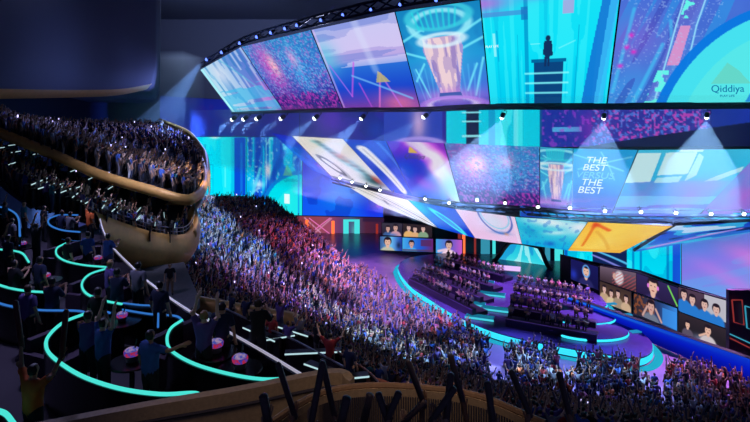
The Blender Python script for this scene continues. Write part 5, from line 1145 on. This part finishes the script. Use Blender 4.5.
# the rest of the crowd: one mesh of low people with their own clothes
def low_template(kind, seated=False):
    V, R, B, L = skeleton(kind, seated); me = grow(V, R, B, 0); co = np.array([v.co for v in me.vertices]); names = label_verts(co, V, B, L)
    hm_ = (names == 'head') & ((co[:, 1] < .03) | (co[:, 2] > 1.69)); names = names.astype('U8'); names[hm_] = 'hair'
    return co, [tuple(p.vertices) for p in me.polygons], names
LOWT = {k: low_template(k) for k in KINDS}; LOWT['sit'] = low_template('CC', True); LOWT['sit2'] = low_template('DD', True)
M_mass = bpy.data.materials.new('crowd_cloth'); M_mass.use_nodes = True; nt = M_mass.node_tree; pb = nt.nodes['Principled BSDF']; pb.inputs['Roughness'].default_value = .8; an = nt.nodes.new('ShaderNodeAttribute'); an.attribute_name = 'wear'; nt.links.new(an.outputs['Color'], pb.inputs['Base Color'])
def crowd_mesh(name, people, label):
    VV, CC, LV, LS, LT_ = [], [], [], [], []; base = 0; ls = 0
    for (p, rz, k, t_, l_, h_, sk, sc, stick) in people:
        co, fs, names = LOWT[k]; c, s = math.cos(rz), math.sin(rz)
        P = np.stack([co[:, 0]*c-co[:, 1]*s, co[:, 0]*s+co[:, 1]*c, co[:, 2]], 1)*sc+np.array(p); col = np.zeros((len(co), 4)); col[:, 3] = 1
        for n_, cc in (('skin', SKINS[sk]), ('head', SKINS[sk]), ('top', lin(TOPS[t_])), ('sleeve', lin(TOPS[t_])), ('legs', lin(LEGS[l_])), ('shoe', lin((20, 20, 24))), ('hair', lin(HAIRS[h_]))): col[names == n_, :3] = cc
        VV.append(P); CC.append(col)
        for f in fs: LV.extend(i+base for i in f); LS.append(ls); LT_.append(len(f)); ls += len(f)
        base += len(co)
        if stick is not None:
            a = np.array(p)+np.array([-.25*c-.1*s, -.25*s+.1*c, 1.9])*sc; d = np.array(stick); u = np.cross(d, [0, 1, 0]); u /= np.linalg.norm(u); w_ = np.cross(d, u)
            Q = [a+u*.035, a+w_*.035, a-u*.035, a-w_*.035]; Q = np.array(Q+[q+d*.6 for q in Q]); VV.append(Q); cc = np.ones((8, 4)); cc[:, :3] = lin((110, 95, 110)); CC.append(cc)
            for f in ((0, 1, 5, 4), (1, 2, 6, 5), (2, 3, 7, 6), (3, 0, 4, 7), (4, 5, 6, 7)): LV.extend(i+base for i in f); LS.append(ls); LT_.append(4); ls += 4
            base += 8
    VV = np.concatenate(VV).astype(np.float32); CC = np.concatenate(CC).astype(np.float32); me = bpy.data.meshes.new(name)
    me.vertices.add(len(VV)); me.vertices.foreach_set('co', VV.ravel()); me.loops.add(len(LV)); me.polygons.add(len(LS)); me.loops.foreach_set('vertex_index', np.array(LV, np.int32)); me.polygons.foreach_set('loop_start', np.array(LS, np.int32))
    me.update(calc_edges=True); me.attributes.new('wear', 'FLOAT_COLOR', 'POINT').data.foreach_set('color', CC.ravel()); me.materials.append(M_mass); me.polygons.foreach_set('use_smooth', [True]*len(me.polygons)); me.validate()
    o = bpy.data.objects.new(name, me); COL.objects.link(o); return tag(o, label, 'crowd', kind='stuff')
PE = []
random.seed(31)
for p, pl in mass:
    k = random.choices(kk, [14, 8, 18, 18, 24, 8, 5, 5] if pl != 'A' else [6, 3, 12, 22, 40, 10, 2, 3])[0]
    st_ = (random.uniform(-.5, .5), random.uniform(-.2, .3), 1) if (k in ('UU', 'UV') and pl in 'CF' and random.random() < .5) else None
    if st_ is not None: st_ = tuple(np.array(st_)/np.linalg.norm(st_))
    w2_ = dict(TW)
    if pl in 'CF': w2_.update(red=8, white=10, pink=6, orange=3, violet=20)
    PE.append((p, face_to(p)+random.uniform(-.35, .35), k, random.choices(tk, list(w2_.values()))[0], random.choices(lk, lw)[0], random.choices(hk, hw)[0], random.choices(range(5), [4, 4, 2, 3, 1])[0], random.uniform(.9, 1.06), st_))
crowd_mesh('crowd', PE, 'dense standing crowd filling the far tiers, the bowl and the arena floor')
SE = []
for (A, B) in DESK:
    n = int((B-A).length/.8); d = (B-A).normalized(); nn_ = Vector((-d.y, d.x, 0))
    for row in (0,):
        for i in range(n):
            p = A+d*(.4+i*.8+.45*row+random.uniform(-.1, .1))+nn_*(.55+.95*row); p.z = .8+.35
            if random.random() < .93: SE.append((p, math.atan2(-nn_.y, -nn_.x)-PI/2+random.uniform(-.3, .3), random.choice(['sit', 'sit2', 'sit']), random.choice(['white', 'pink', 'white', 'grey', 'violet']), 'dark', 'dark', random.choice([0, 3]), 1.0, None))
crowd_mesh('seated_crowd', SE, 'seated people in pale tops in ranks behind the long stage desks')
# bench blocks under the seated people
for k, (A, B) in enumerate(DESK):
    d = (B-A).normalized(); nn_ = Vector((-d.y, d.x, 0)); c = (A+B)/2+nn_*1.1
    o = MB().box((0, 0, .2), ((B-A).length, 1.6, .4)).build('bench', mat('plum_desk', (44, 26, 58), .35)); o.location = (c.x, c.y, .8); o.rotation_euler.z = math.atan2(d.y, d.x); tag(o, 'low dark bench of the '+['small', 'wide'][k//4]+' block, '+['rank at the back by the arch', 'second rank from the arch', 'third rank from the arch', 'front rank by the cyan rim'][k % 4], 'bench', 'benches on the stage')
# lit phones held up in the tiers
random.seed(9); ph = None
src = [c for c in mass if c[1] == 'A']+[c for c in cand if c[1] == 'B']; src2 = [c for c in mass if c[1] == 'C']
for i, (p, pl) in enumerate(random.sample(src, 26)+random.sample(src2, 22)):
    if ph is None:
        ph = MB().box((0, 0, 0), (.1, .02, .19)).build('phone', M_black); MB().box((0, -.013, 0), (.09, .004, .17)).build('lit_screen', glow('phone_glow', (205, 195, 255), 3.0), ph); o = ph
    else: o = copy_tree(ph)
    o.location = p+Vector((.1, -.35, 1.75)); o.rotation_euler = (0, 0, random.uniform(-.3, .3)); s_ = 1.0+.25*(p.y > 60); o.scale = (s_, 1, s_)
    tag(o, 'lit phone held up ' + ('in the upper tier crowd' if pl == 'A' else 'on the middle tier' if pl == 'B' else 'in the lower bowl crowd'), 'phone', 'lit phones ' + ('in the upper tier' if pl == 'A' else 'on the middle tier' if pl == 'B' else 'in the bowl'))
# clappers in raised hands of single spectators of the floor and bowl
for i, p in enumerate(hold[:30]):
    rz = face_to(p); a = p+Vector((.25*math.cos(rz), .25*math.sin(rz), 1.88)); d = Vector((random.uniform(-.5, .5), random.uniform(-.3, .2), 1)).normalized()
    clapper(a-d*.05, a+d*.6, 'pale violet clapper stick raised over the dim crowd beyond the slatted wall', 'clapper sticks over the dim crowd', (118, 104, 122), 1.0)
print('people', NPEOPLE[0], 'mass', len(PE), 'seated', len(SE))
